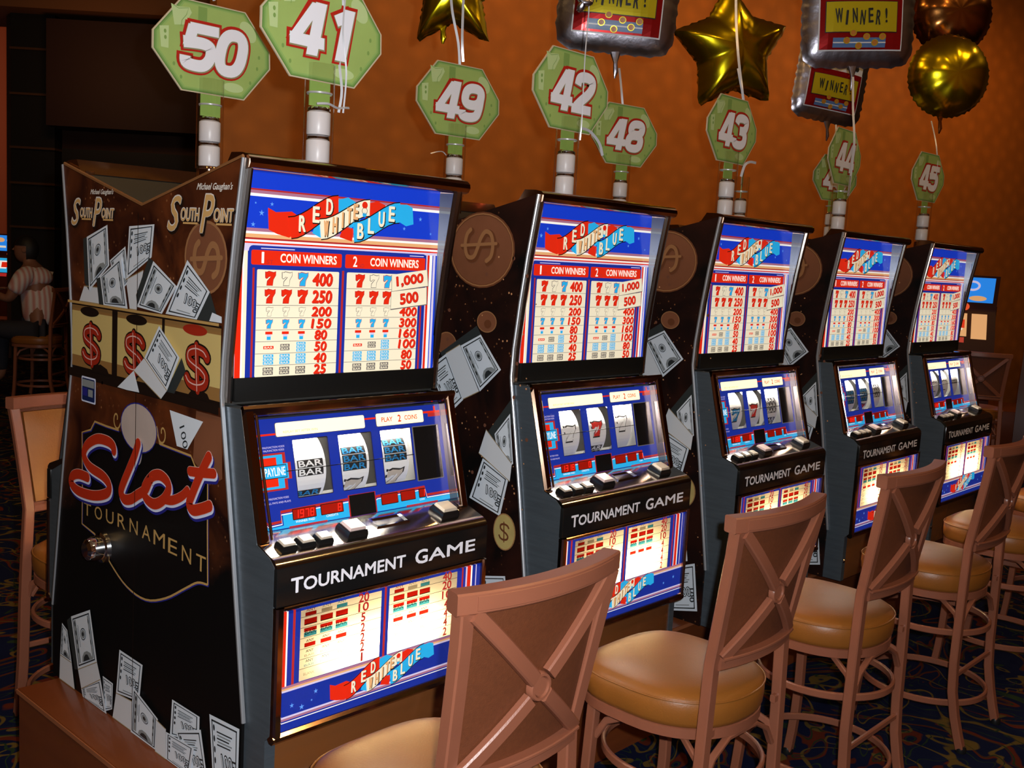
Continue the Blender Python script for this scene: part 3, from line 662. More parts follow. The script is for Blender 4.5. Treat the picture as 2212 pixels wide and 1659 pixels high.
def side_panel(k):
    names = ['', 'second', 'third', 'fourth', 'fifth']
    behind = ['', '42', '43', '44', '45']
    t = thing('printed_side_panel', (PX * k, 0, 0.351), '%s black coin and banknote panel, filling the gap left of machine %s' % (('', 'nearest', 'second', 'third', 'farthest')[k], behind[k]), 'panel', 'printed panels in the gaps between machines')
    off = (0, 0, -0.351)
    panel_board(P_gap, t, off).build('panel_board', None, t, off)
    e = MB(); e.bar([(-0.005, y - 0.004, z) for y, z in FE[:-1]], 0.009, 0.008, bev=0.002, up=(0, 1, 0)); e.build('edge_trim', edge_br, t, off)
    A = Art(P_map()); A.ell(-.200, 1.562, .126, .105, copper_p, 1); A.ring(-.200, 1.562, .126, .105, .010, copper_lo, 2); A.ring(-.200, 1.562, .122, .101, .004, copper_hi, 3)
    dollar(A, -.205, 1.572, .135, copper_lo, 3, w=1.0, rot=PI / 2, wd=.15); dollar(A, -.209, 1.576, .135, copper_hi, 5, w=1.0, rot=PI / 2, wd=.09); A.build('coin_print', t, off)
    A = Art(P_map()); A.ell(-.165, 1.366, .038, .030, copper_p, 1); A.ring(-.165, 1.366, .038, .030, .003, copper_hi, 2); A.ell(-.16, 1.36, .014, .012, copper_lo, 3); A.build('coin_print', t, off)
    A = Art(P_map()); A.ell(-.321, 1.29, .040, .034, copper_p, 1); A.ring(-.321, 1.29, .040, .034, .003, copper_hi, 2); A.build('coin_print', t, off)
    quad_print(t, 'note_stack_print', [(.345, 1.262), (.202, 1.352), (.184, 1.329), (.326, 1.235)], stack_m, off, 3)
    banknote(t, [(.262, 1.290), (.184, 1.329), (.099, 1.240), (.176, 1.170)], 'P', off, 4)
    quad_print(t, 'paper_strap_print', [(.318, 1.262), (.262, 1.293), (.176, 1.170), (.238, 1.140)], strap_m, off, 9, strap_e)
    banknote(t, [(.390, 1.215), (.318, 1.262), (.238, 1.140), (.300, 1.085)], 'N', off, 4)
    quad_print(t, 'note_stack_print', [(.150, 1.045), (.055, 1.165), (.045, 1.10), (.120, 1.01)], stack_m, off, 3)
    banknote(t, [(.110, 1.060), (.056, 1.125), (.034, .990), (.075, .955)], 'P', off, 4)
    quad_print(t, 'paper_strap_print', [(.143, 1.070), (.118, 1.055), (.036, .985), (.040, .935)] if 0 else [(.140, 1.068), (.036, .990), (.040, .940), (.164, .998)], strap_m, off, 9, strap_e)
    banknote(t, [(.150, .985), (.048, .945), (.072, .835), (.195, .863)], 'N', off, 4)
    A = Art(P_map()); A.ell(-.052, .795, .042, .052, coin_gold, 4); A.ring(-.052, .795, .042, .052, .003, copper_hi, 5); dollar(A, -.052, .795, .055, copper_lo, 5, w=1.0, wd=.10); A.build('coin_print', t, off)
    banknote(t, [(.130, .650), (.040, .672), (.020, .560), (.110, .53)], 'N', off, 3)
    banknote(t, [(.09, .52), (-.011, .56), (-.036, .40), (.085, .37)], 'N', off, 9)
    A = Art(P_map()); rnd = random.Random(k)
    for _ in range(90):
        u = -rnd.uniform(-.02, .38); v = rnd.choice((rnd.uniform(1.05, 1.55), rnd.uniform(.6, 1.1))); r = rnd.choice((.0016, .0022, .003, .0055)); A.ell(u, v, r, r, spark_p if r < .004 else spark_d, 2, n=8)
    A.build('sparkle_print', t, off)['kind'] = 'stuff'
    return t

end_panel()
for k in range(1, 5): side_panel(k)

# ------------------------------------------------------------------ slot machine
ZB = 0.351
MOFF = (0, 0, -ZB)
LPo = Vector((0, -0.040, 0.952)); LPu = Vector((0, 0.055, 0.224)).normalized(); LPn = Vector((0, -0.224, 0.055)).normalized()
def LP(u, v, o): return LPo + Vector((u, 0, 0)) + LPu * v + LPn * o
def UGm(u, v, o): return Vector((u, 0.058 - o, v))
def BGm(u, v, o): return Vector((u, -0.140 - o, v))

def banner(A, film_mode=False):
    # A has origin dx,dy and scale set; coordinates relative to (.091,.559) of the big glass
    R_, W_, B_, K_ = G_red, G_cream, G_cyan, shadow_p
    o = (-.091, -.559)
    def p(*q): return [(a + o[0], b + o[1]) for a, b in q]
    def wave(tl, bl, tr, br, sag, m, l):
        n = 8; top = []; bot = []
        for i in range(n + 1):
            t = i / n; e = t * t * (3 - 2 * t)
            top.append((tl[0] + (tr[0] - tl[0]) * t, tl[1] + (tr[1] - tl[1]) * e)); bot.append((bl[0] + (br[0] - bl[0]) * t, bl[1] + (br[1] - bl[1]) * e))
        A.rib([(a + o[0], b + o[1]) for a, b in top], .0025, K_, l, caps=False); A.rib([(a + o[0], b + o[1]) for a, b in bot], .0025, K_, l, caps=False)
        for i in range(n): A.poly(p(top[i], top[i + 1], bot[i + 1], bot[i]), m, l)
        return lambda t, f: (tl[0] + (tr[0] - tl[0]) * t + o[0], (tl[1] + (tr[1] - tl[1]) * t * t * (3 - 2 * t)) * f + (bl[1] + (br[1] - bl[1]) * t * t * (3 - 2 * t)) * (1 - f) + o[1])
    # tails and folds behind
    A.poly(p((.270, .652), (.300, .660), (.325, .650), (.345, .620), (.31, .59), (.28, .60)), B_, 3)
    A.poly(p((.355, .650), (.385, .658), (.41, .650), (.39, .61), (.35, .60)), R_, 3)
    A.poly(p((.090, .622), (.110, .614), (.150, .618), (.166, .610), (.160, .57), (.145, .562), (.115, .568), (.093, .576)), R_, 3)
    A.poly(p((.45, .655), (.475, .657), (.493, .651), (.498, .612), (.475, .606), (.45, .616)), B_, 3)
    A.poly(p((.205, .575), (.235, .563), (.24, .59), (.215, .60)), B_, 3); A.poly(p((.28, .57), (.315, .562), (.32, .59), (.29, .60)), R_, 3)
    f1 = wave((.140, .606), (.150, .560), (.272, .662), (.274, .618), 0, R_, 5)
    f2 = wave((.222, .607), (.228, .562), (.362, .660), (.362, .622), 0, W_, 6)
    f3 = wave((.314, .606), (.320, .560), (.452, .660), (.452, .612), 0, B_, 7)
    for f, st, m, l, ts in ((f1, 'RED', G_cream, 6, (.28, .55, .82)), (f2, 'WHITE', G_grey, 7, (.13, .30, .45, .58, .71)), (f3, 'BLUE', G_cream, 8, (.16, .38, .60, .82))):
        for ch, tt in zip(st, ts):
            a = f(tt, .5); A.text(ch, a[0] + .0018, a[1] - .0018, .038, K_, l, w=(.0165 if st == 'WHITE' else .021) if ch != 'I' else .007, bold=.05); A.text(ch, a[0], a[1], .036, m if m is not G_grey else G_orange, l + 1, w=(.0135 if st == 'WHITE' else .0185) if ch != 'I' else .005, bold=.05)
    a = f2(.89, .45); A.ell(a[0], a[1] + .009, .008, .008, R_, 8); A.ell(a[0], a[1] - .004, .007, .007, W_, 8); A.ring(a[0], a[1] - .004, .008, .008, .0012, K_, 8); A.ell(a[0], a[1] - .013, .006, .005, B_, 8)
def bars(A, u, v, w, n, m, l, h=.0062, gap=.0008):
    tot = n * h + (n - 1) * gap; y = v + tot / 2
    for i in range(n):
        A.rect(u - w / 2, y - h, u + w / 2, y, m, l, r=.0008)
        A.text('BAR', u, y - h / 2, h * .62, G_cream, l + 1, w=w * .82, bold=.03); y -= h + gap

def upper_print(t):
    A = Art(UGm, .0005)
    A.rect(.018, 1.262, .582, 1.700, G_lilac, 0)
    A.rect(.018, 1.660, .582, 1.694, G_blue, 1)
    for z0, z1, m in ((1.694, 1.700, G_mauve), (1.6565, 1.660, G_dred), (1.650, 1.6565, G_mauve), (1.644, 1.650, G_white), (1.571, 1.578, G_mauve), (1.566, 1.571, G_white), (1.558, 1.566, G_orange), (1.554, 1.558, G_dred), (1.5495, 1.554, G_white), (1.546, 1.5495, G_red)):
        A.rect(.018, z0, .582, z1, m, 2)
    A.rect(.018, 1.578, .582, 1.644, G_blue, 1)
    rnd = random.Random(3)
    for u, v, r in ((.075, 1.61, .007), (.055, 1.585, .006), (.10, 1.63, .005), (.47, 1.60, .005), (.52, 1.625, .006), (.555, 1.592, .004), (.06, 1.63, .003)):
        A.poly([(u + r * (1 if i % 2 == 0 else .35) * math.cos(i * PI / 5 + .3), v + r * (1 if i % 2 == 0 else .35) * math.sin(i * PI / 5 + .3)) for i in range(10)], G_star, 2)
    # side stripes
    for a, b, m in ((.018, .032, G_red), (.032, .036, G_white), (.036, .044, G_cream), (.044, .047, G_blue2), (.047, .056, G_blue2), (.056, .061, G_dred), (.061, .066, G_blue2)):
        A.rect(a, 1.262, b, 1.530, m, 2)
    for a, b, m in ((.524, .531, G_blue2), (.531, .536, G_dred), (.536, .545, G_blue2), (.545, .549, G_lilac), (.549, .556, G_red), (.556, .565, G_white), (.565, .568, G_blue), (.568, .575, G_lilac), (.575, .582, G_blue)):
        A.rect(a, 1.262, b, 1.540, m, 2)
    A.rect(.046, 1.262, .545, 1.542, G_blue2, 3, r=.010); A.rect(.056, 1.262, .061, 1.495, G_dred, 4); A.rect(.530, 1.262, .535, 1.495, G_dred, 4)
    A.rect(.290, 1.262, .296, 1.495, G_dred, 4)
    A.build('glass_artwork', t, MOFF)
    A = Art(UGm, .0005); A.dx, A.dy = .091, .559 + 1.0; banner(A); A.build('banner_artwork', t, MOFF)
    A = Art(UGm, .0005)
    for a, b, n, sup in ((.052, .288, '1', 'ST'), (.298, .541, '2', 'ND')):
        A.rect(a, 1.5015, b, 1.5325, G_red, 4, r=.004)
        A.text(n, a + .028, 1.517, .024, G_white, 5, w=.012 if n == '2' else .006, bold=.03); A.text(sup, a + .046, 1.508, .009, G_dred, 5, w=.016)
        A.text('COIN WINNERS', a + .147, 1.517, .019, G_orange, 5, w=.150, bold=.04); A.text('COIN WINNERS', a + .1462, 1.5178, .019, G_white, 6, w=.149, bold=.02)
    A.rect(.075, 1.5355, .16, 1.5375, G_lilac, 5); A.rect(.49, 1.5355, .535, 1.5375, G_lilac, 5)
    zs = [1.492, 1.455, 1.416, 1.389, 1.363, 1.338, 1.312, 1.286, 1.2615]
    for (a, b, nx, ix, nums) in ((.067, .282, .236, (.100, .142, .184), ('400', '250', '200', '150', '80', '50', '40', '25')), (.304, .523, .492, (.342, .384, .424), ('', '', '400', '300', '160', '100', '80', '50'))):
        A.rect(a, zs[-1], b, zs[0], G_cream, 4, r=.003)
        for i in range(8):
            z0, z1 = zs[i + 1], zs[i]; zc = (z0 + z1) / 2; h = z1 - z0
            if i < 7: A.rect(a, z0 - .0005, b, z0 + .0005, G_grey, 5)
            for j, x in enumerate(ix):
                hh = .029 if i < 2 else .019
                if i < 4:
                    c = [(G_red, G_cream, G_cyan), (G_red,) * 3, (G_cream,) * 3, (G_cyan,) * 3][i][j]
                    seven(A, x - hh * .42, zc - hh / 2, hh * .85, hh, c, 5, edge=G_grey if c is G_cream else G_dred)
                elif i == 4:
                    A.rect(x - .009, zc + .003, x + .009, zc + .009, G_red, 5); A.rect(x - .006, zc - .002, x + .006, zc + .003, G_lilac, 5); A.rect(x - .005, zc - .009, x + .005, zc - .002, G_cyan, 5)
                elif i == 5:
                    bars(A, x, zc, .026 if j == 0 else .024, (1, 2, 3)[j], (G_red, G_grey, G_cyan)[j], 5, h=.0066)
                elif i == 6: bars(A, x, zc, .026, 3, G_cyan, 5, h=.0068)
                else: bars(A, x, zc, .026, 2, G_grey, 5, h=.0078)
            if nums[i]:
                hh = .029 if i < 2 else .022; ww = {1: .015, 2: .034, 3: .055}[len(nums[i])]
                A.text(nums[i], nx + .0012, zc - .0010, hh, G_dred, 6, w=ww, bold=.06, shear=.1); A.text(nums[i], nx - .0006, zc + .0006, hh, G_red, 7, w=ww, bold=.055, shear=.1)
    A.build('paytable_artwork', t, MOFF)
    for q, st in (([(.435, 1.490), (.546, 1.505), (.551, 1.466), (.437, 1.451)], '1,000'), ([(.436, 1.450), (.547, 1.462), (.549, 1.421), (.436, 1.409)], '500')):
        A = Art(UGm, .0005); c = (sum(a for a, b in q) / 4, sum(b for a, b in q) / 4)
        A.poly([(c[0] + (a - c[0]) * 1.03 + .001, c[1] + (b - c[1]) * 1.06 - .001) for a, b in q], G_grey, 8); A.poly(q, G_cream, 9)
        A.text(st, c[0], c[1], .026, G_dred, 10, w=.085 if len(st) > 3 else .058, bold=.045, rot=.13, grow=.001); A.text(st, c[0] - .0006, c[1] + .0006, .025, G_red, 11, w=.083 if len(st) > 3 else .056, bold=.03, rot=.13)
        A.build('jackpot_tag', t, MOFF)

WIN = ((.132, .224), (.254, .348), (.376, .468))
def lower_print(t):
    A = Art(LP, .0005); v0, v1 = .057, .181
    A.rect(.022, -.004, .575, v0, G_blue2, 0); A.rect(.022, v1, .575, .232, G_blue2, 0)
    xs = [.022, WIN[0][0], WIN[0][1], WIN[1][0], WIN[1][1], WIN[2][0], WIN[2][1], .575]
    for i in range(0, 8, 2): A.rect(xs[i], v0, xs[i + 1], v1, G_blue2, 0)
    for a, b in WIN:
        A.ring((a + b) / 2, (v0 + v1) / 2, (b - a) / 2 + .001, (v1 - v0) / 2 + .001, .0, shadow_p, 0, n=4) if False else None
        for e in ((a - .0015, v0, a, v1), (b, v0, b + .0015, v1), (a, v0 - .0015, b, v0), (a, v1, b, v1 + .0015)): A.rect(*e, shadow_p, 1)
    A.rect(.474, .051, .560, .183, G_grey, 1, r=.002); A.rect(.477, .053, .557, .181, black_gloss, 2)
    A.rect(.262, -.004, .341, .0445, G_dred, 3); A.rect(.265, -.004, .338, .0435, black_gloss, 4)
    # pay line emblem
    for k, (a, h, m) in enumerate(((.121, .040, G_dred), (.113, .036, G_cyan), (.097, .031, G_red))):
        A.poly([(.022, .118 - h), (a - .012, .118 - h), (a - .012, .118 - h * .45), (a, .118 - h * .45), (a, .118 + h * .45), (a - .012, .118 + h * .45), (a - .012, .118 + h), (.022, .118 + h)], m, 1 + k)
    A.rect(.022, .104, .108, .1325, shadow_p, 5); A.rect(.024, .1055, .1065, .131, G_cyan, 6); A.text('PAYLINE', .078, .1185, .018, G_white, 7, w=.052, bold=.02)
    for z, w in ((.171, .055), (.164, .052), (.062, .050), (.053, .058)):
        A.text('MALFUNCTION VOIDS' if z > .1 else ('MALFUNCTION VOIDS' if z > .06 else 'ALL PAYS AND PLAYS'), .082, z, .0042, G_lilac, 2, w=w)
    # top stripes, light boxes
    A.rect(.022, .196, .092, .200, G_red, 1); A.rect(.022, .203, .03, .212, G_red, 1); A.rect(.334, .210, .368, .214, G_red, 1); A.rect(.515, .212, .57, .217, G_red, 1); A.rect(.55, .217, .556, .228, G_red, 1); A.rect(.53, .203, .57, .212, G_dred, 1)
    for e in ((.0905, .191, .334, .222), (.3665, .191, .5155, .222)): A.rect(*e, G_grey, 1, r=.004)
    # bottom stepped line and cyan band
    for m, w, dy, l in ((G_dred, .006, .006, 1), (G_white, .0022, 0, 3)):
        A.rib([(.040, .004 + dy), (.083, .006 + dy), (.083, .026 + dy), (.262, .030 + dy)], w, m, l, caps=False); A.rib([(.342, .024 + dy), (.345, .026 + dy), (.493, .030 + dy), (.497, .010 + dy), (.575, .010 + dy)], w, m, l, caps=False)
    A.poly([(.046, -.003), (.046, .001), (.087, .003), (.087, .025), (.262, .029), (.262, -.003)], G_cyan, 2); A.poly([(.342, -.003), (.342, .024), (.490, .028), (.494, .008), (.575, .008), (.575, -.003)], G_cyan, 2)
    A.rect(.10, -.0045, .20, -.001, G_dred, 3); A.rect(.43, -.0045, .53, -.001, G_dred, 3)
    A.text('WINNER PAID', .142, .0065, .005, G_white, 4, w=.050); A.text('CREDITS', .214, .0075, .005, G_white, 4, w=.032)
    A.text('COIN', .480, .0075, .004, G_white, 4, w=.016)
    A.build('glass_artwork', t, MOFF)
    for i, e in enumerate(((.092, .192, .333, .2215), (.368, .192, .514, .2215))):
        A = Art(LP, .0005); A.rect(*e, G_hot, 2, r=.004)
        if i: A.text('PLAY', .400, .2065, .011, G_red, 3, w=.034, bold=.03); A.text('2', .438, .2065, .017, G_red, 3, w=.010, bold=.04); A.text('COINS', .474, .2065, .011, G_red, 3, w=.040, bold=.03)
        else: A.text('REPLAY BET AFTER WIN', .155, .2005, .005, G_orange, 3, w=.09)
        A.build('lit_caption_window', t, MOFF)
    # the black wire of the payline in front of the reels
    MB().bar([LP(.108, .1165, .0018), LP(.470, .1165, .0018)], .0018, .0018, bev=.0004, up=tuple(LPu)).build('payline_wire', black_gloss, t, MOFF)

def led(t, a, b, v0, v1, st, hot=0.0):
    A = Art(LP, .0005); A.rect(a - .0015, v0 - .0015, b + .0015, v1 + .0015, shadow_p, 4, r=.002); A.rect(a, v0, b, v1, G_led_off, 5, r=.002)
    if st:
        n = len(st); wch = (b - a) / 4.6
        for i, ch in enumerate(st):
            cx = b - wch * .75 - (n - 1 - i) * wch * 1.05
            segs = {'0': 'abcdef', '1': 'bc', '2': 'abged', '3': 'abgcd', '4': 'fgbc', '5': 'afgcd', '6': 'afgedc', '7': 'abc', '8': 'abcdefg', '9': 'abcdfg'}[ch]
            cy = (v0 + v1) / 2; h = (v1 - v0) * .36; w = wch * .30; q = {'a': [(-w, h), (w, h)], 'b': [(w, h), (w, 0)], 'c': [(w, 0), (w, -h)], 'd': [(-w, -h), (w, -h)], 'e': [(-w, -h), (-w, 0)], 'f': [(-w, 0), (-w, h)], 'g': [(-w, 0), (w, 0)]}
            for sg in segs: A.rib([(cx + x + y * .12, cy + y) for x, y in q[sg]], .0018, G_led, 6)
    A.build('led_display', t, MOFF)

def belly(t):
    A = Art(BGm, .0004)
    b1, b2, zb, zt = (.066, .281), (.304, .513), .647, .800
    for e in ((.018, .548, .592, zb), (.018, zb, b1[0], .806), (b1[1], zb, b2[0], .806), (b2[1], zb, .592, .806), (.018, zt, .592, .806)): A.rect(*e, G_blue2, 0)
    for a, b, m in ((.018, .031, G_red), (.031, .035, G_white), (.047, .053, G_dred), (.2895, .2955, G_dred), (.528, .533, G_dred), (.541, .546, G_lilac), (.546, .558, G_red), (.558, .563, G_white), (.574, .577, G_lilac)):
        A.rect(a, zb - .008, b, .806, m, 1)
    for z0, z1, m in ((.641, .646, G_mauve), (.637, .641, G_orange), (.633, .637, G_lilac), (.576, .580, G_lilac), (.571, .576, G_mauve), (.566, .568, G_white)): A.rect(.018, z0, .592, z1, m, 2)
    for u, v, r in ((.05, .60, .006), (.075, .59, .007), (.11, .615, .006), (.10, .598, .003), (.50, .60, .005), (.55, .61, .006)):
        A.poly([(u + r * (1 if i % 2 == 0 else .35) * math.cos(i * PI / 5 + .3), v + r * (1 if i % 2 == 0 else .35) * math.sin(i * PI / 5 + .3)) for i in range(10)], G_star, 2)
    A.build('glass_artwork', t, MOFF)
    A = Art(BGm, .0004); A.sc = .74; A.dx, A.dy = .147, .572; banner(A); A.build('banner_artwork', t, MOFF)
    A = Art(BGm, .0004)
    for a, b in (b1, b2): A.rect(a, zb, b, zt, DIFF, 0)
    A.build('lit_diffuser', t, MOFF)
    A = Art(BGm, .0004)
    zs = [.8065, .785, .762, .739, .716, .694, .673, .647]
    for (a, b, ix, nx, nums) in ((b1[0], b1[1], (.091, .132, .172), .231, ('20', '10', '5', '2', '2', '2', '1')), (b2[0], b2[1], (.332, .372, .410), .480, ('40', '20', '10', '4', '4', '4', '2'))):
        for i in range(7):
            zc = (zs[i] + zs[i + 1]) / 2 + (-.001 if i == 0 else 0)
            if i < 6: A.rect(a, zs[i + 1] - .0005, b, zs[i + 1] + .0005, F_line, 1)
            for j, x in enumerate(ix):
                if i == 0:
                    c = (F_red, F_grey, F_blue)[j]; A.rect(x - .014, zc - .009, x + .014, zc - .001, c, 1); A.text('ANY', x, zc + .004, .006, c, 1, w=.024)
                elif i == 1: A.rect(x - .016, zc - .0062, x + .016, zc + .0062, F_red, 1); A.rect(x - .016, zc - .0066, x + .016, zc - .0046, F_line, 2)
                elif i == 2: A.rect(x - .016, zc + .0015, x + .016, zc + .0095, F_red, 1); A.rect(x - .016, zc - .0095, x + .016, zc, F_blue, 1); A.text('BAR', x, zc, .009, F_line, 2, w=.028)
                elif i in (3, 4, 5):
                    c = (F_red, F_grey, F_blue)[i - 3]; A.text('ANY', x, zc + .0045, .006, c, 1, w=.02, bold=.02)
                    if i == 3: A.rect(x - .014, zc - .009, x + .014, zc, c, 1)
                    else: A.text('BAR', x, zc - .005, .005, c, 1, w=.026)
                elif i == 6 and j == 0: A.text('BLANK', x, zc, .006, F_grey, 1, w=.028)
            wn = {1: .012, 2: .029}[len(nums[i])] * (.45 if nums[i] == '1' else 1); A.text(nums[i], nx, zc, .0205, G_dred, 1, w=wn, bold=.05)
    A.build('paytable_artwork', t, MOFF)
    MB().box((.06, -.085, .56), (.54, -.080, .806), white_in).box((.055, -.138, .56), (.060, -.080, .806), white_in).box((.54, -.138, .56), (.545, -.080, .806), white_in).build('lightbox_lining', None, t, MOFF)

def reel(t, i, spec):
    a, b = WIN[i]; R = .090; w = .083; cx = a + .0425
    ctr = LPo + LPu * .122 + LPn * (-R - .004)
    def RM(u, v, o):
        g = v / R; return ctr + Vector((cx + u, 0, 0)) + LPu * ((R + o) * math.sin(g)) + LPn * ((R + o) * math.cos(g))
    m = MB(); n = 40
    for k in range(n):
        g0, g1 = -PI * .75 + 1.5 * PI * k / n, -PI * .75 + 1.5 * PI * (k + 1) / n
        m.add([RM(-w / 2, g0 * R, 0), RM(w / 2, g0 * R, 0), RM(w / 2, g1 * R, 0), RM(-w / 2, g1 * R, 0)], [(0, 1, 2, 3)], reel_white)
        m.add([RM(w / 2, g0 * R, 0), RM(w / 2, g0 * R, -.02), RM(w / 2, g1 * R, -.02), RM(w / 2, g1 * R, 0)], [(0, 1, 2, 3)], reel_white)
    r = m.build('reel', None, t, MOFF)
    A = Art(RM, .0005)
    for st, s, c in spec:      # stop centre measured along the strip
        if st == 'bar':
            n, col = c; h = .0185
            for q in range(n):
                z = s + (n - 1) * h / 2 - q * h; A.grid(-.034, z - h * .46, .034, z + h * .46, reel_ink, 1, 3); A.text('BAR', 0, z, h * .74, col, 2, w=.062, bold=.05)
        else:
            col = c; V = SEV; ed = reel_ink
            for cc, g, l in ((ed, 1.2, 1), (col, 1.0, 2)):
                A.poly([((x - .5) * .046 * g, s + (y - .5) * .042 * g) for x, y in V], cc, l)
    A.build('reel_symbol', r)
    return r

def make_machine():
    t = thing('slot_machine', (0, 0, ZB), '', 'slot machine', 'slot machines of the bank')
    # cabinet shell
    c = MB()
    c.prism([(.075, ZB), (.412, ZB), (.412, 1.608), (.075, 1.694)], .004, .598, dark_in)
    c.build('cabinet_body', None, t, MOFF)
    up = [(.007, 1.715), (.034, 1.553), (.051, 1.428), (.065, 1.302), (.068, 1.21)]
    for x0, x1 in ((0.001, .018), (.582, .604)):
        m = MB(); m.prism(up + [(.085, 1.21), (.085, 1.70)], x0, x1, bronze if x0 > .1 else bronze)
        m.sweep([((x0 + x1) / 2, y - .004, z) for y, z in up], [((x1 - x0) / 2 * math.cos(q * PI / 4), .009 * math.sin(q * PI / 4)) for q in range(8)], up=(0, -1, 0), m=chrome)
        m.build('side_rail', None, t, MOFF)
    MB().prism([(.085, 1.694), (.060, 1.728), (.02, 1.727), (.0, 1.7235), (-.009, 1.716), (-.011, 1.706), (-.006, 1.697), (.004, 1.693), (.02, 1.6925)], .0015, .617, bronze).build('top_cap', None, t, MOFF)
    upper_print(t)
    MB().box((.018, .050, 1.212), (.582, .062, 1.262), bev=.001).build('black_strip', black_mat, t, MOFF)
    g = MB()
    for i in range(len(up) - 1):
        g.add([(.018, up[i][0] + .003, up[i][1]), (.582, up[i][0] + .003, up[i][1]), (.582, up[i + 1][0] + .003, up[i + 1][1]), (.018, up[i + 1][0] + .003, up[i + 1][1])], [(0, 3, 2, 1)])
    g.build('front_glass', glass_m, t, MOFF)
    # lower door: steel cheeks
    ch = [(.075, 1.203), (.0, 1.205), (-.072, .934), (-.118, .918), (-.135, .903), (-.135, .545), (-.120, .53), (-.120, ZB), (.075, ZB)]
    MB().prism(ch, .0005, .026, steel).build('steel_side', None, t, MOFF); MB().prism(ch, .576, .600, steel).build('steel_side', None, t, MOFF)
    # chrome surround of the reel glass
    f = MB(); hw = .014
    for x in (.0155, .5865): f.bar([(x, -.001, 1.205), (x, -.0735, .936)], .029, .014, bev=.006, up=(0, -1, .27))
    f.bar([(.001, -.003, 1.200), (.601, -.003, 1.200)], .012, .026, bev=.005, up=(0, -.27, 1)); f.build('door_surround', bronze, t, MOFF)
    for x in (.0315, .5705): MB().tube([(x, -.0095, 1.192), (x, -.045, 1.060), (x, -.080, .942)], .0032, seg=8).build('chrome_bead', chrome_hi, t, MOFF)
    MB().box((.026, .0, 1.186), (.576, .075, 1.205)).build('surround_lining', chrome_hi, t, MOFF)
    for x in (.0265, .5715):
        MB().prism([(.0, 1.196), (.022, 1.196), (-.036, .948), (-.072, .940)], x, x + .003).build('mirror_side', smoked, t, MOFF)
    MB().prism([(.010, 1.692), (.058, 1.692), (.058, 1.265), (.064, 1.265), (.052, 1.40), (.036, 1.54)], .5805, .5819).build('mirror_side', smoked2, t, MOFF)
    lower_print(t)
    g = MB(); g.add([(.028, -.010, 1.192), (.572, -.010, 1.192), (.572, -.064, .952), (.028, -.064, .952)], [(0, 3, 2, 1)]); g.build('front_glass', glass_m, t, MOFF)
    # reel compartment
    b = MB(); q = [LP(.10, .045, -.004), LP(.49, .045, -.004), LP(.49, .195, -.004), LP(.10, .195, -.004)]; qb = [p + LPn * -.10 for p in q]
    b.add(q + qb, [(0, 1, 5, 4), (1, 2, 6, 5), (2, 3, 7, 6), (3, 0, 4, 7), (4, 5, 6, 7)]); b.build('reel_housing', mat('grey_reel_housing', (.30, .29, .27), .5), t, MOFF)
    # button deck
    d = MB(); d.prism([(-.036, .9495), (-.122, .921), (-.134, .9165), (-.1425, .909), (-.1455, .902), (-.12, .900), (-.03, .94)], .001, .601, chrome); d.build('button_deck', None, t, MOFF)
    nrm = Vector((0, -.315, .949)).normalized(); tg = Vector((0, .949, .315)).normalized()
    def button(x, s, w, dd, h, cap, st=None):
        base = Vector((x, -.085, .9333)) + tg * s
        def ring(wk, dk, z): return [base + Vector((sx * wk / 2, 0, 0)) + tg * (sy * dk / 2) + nrm * z for sx, sy in ((-1, -1), (1, -1), (1, 1), (-1, 1))]
        k = MB(); r0, r1, r2 = ring(w, dd, 0), ring(w, dd, h * .35), ring(w * .86, dd * .86, h * .8)
        k.add(r0 + r1 + r2, [(0, 1, 5, 4), (1, 2, 6, 5), (2, 3, 7, 6), (3, 0, 4, 7), (4, 5, 9, 8), (5, 6, 10, 9), (6, 7, 11, 10), (7, 4, 8, 11), (8, 9, 10, 11)])
        o = k.build('button', black_gloss, t, MOFF)
        k = MB(); r2, r3 = ring(w * .78, dd * .78, h * .8), ring(w * .70, dd * .70, h * 1.12)
        k.add(r2 + r3, [(0, 1, 5, 4), (1, 2, 6, 5), (2, 3, 7, 6), (3, 0, 4, 7), (4, 5, 6, 7)]); k.build('button_cap', cap, o)
    for x in (.050, .097, .143): button(x, -.018, .038, .030, .015, btn_cap)
    button(.228, -.008, .056, .048, .020, btn_pink); button(.508, -.004, .056, .048, .020, btn_cap)
    s_ = MB(); base = Vector((.345, -.085, .9333)) + tg * .008
    for e in ((-.048, -.020, .048, -.016), (-.048, .012, .048, .016), (-.048, -.016, -.044, .012), (.044, -.016, .048, .012)):
        p = [base + Vector((a, 0, 0)) + tg * b_ + nrm * h_ for h_ in (0, .004) for a, b_ in ((e[0], e[1]), (e[2], e[1]), (e[2], e[3]), (e[0], e[3]))]
        s_.add(p, [(0, 1, 5, 4), (1, 2, 6, 5), (2, 3, 7, 6), (3, 0, 4, 7), (4, 5, 6, 7)])
    s_.build('coin_tray_frame', chrome_hi, t, MOFF)
    # name plate
    np_ = MB().box((.001, -.1455, .8185), (.604, -.120, .902), bev=.004); np_ = np_.build('name_plate', black_gloss, t, MOFF)
    A = Art(lambda u, v, o: Vector((u, -.1458 - o, v)), .0005)
    A.text('T', .036, .860, .033, text_w, 0, w=.030, align='L', bold=.045); A.text('OURNAMENT', .067, .859, .029, text_w, 0, w=.276, align='L', bold=.045); A.build('plate_lettering', np_)
    A = Art(lambda u, v, o: Vector((u, -.1458 - o, v)), .0005)
    A.text('G', .372, .860, .034, text_w, 0, w=.038, align='L', bold=.045); A.text('AME', .413, .859, .029, text_w, 0, w=.150, align='L', bold=.045); A.build('plate_lettering', np_)
    belly(t)
    f = MB()
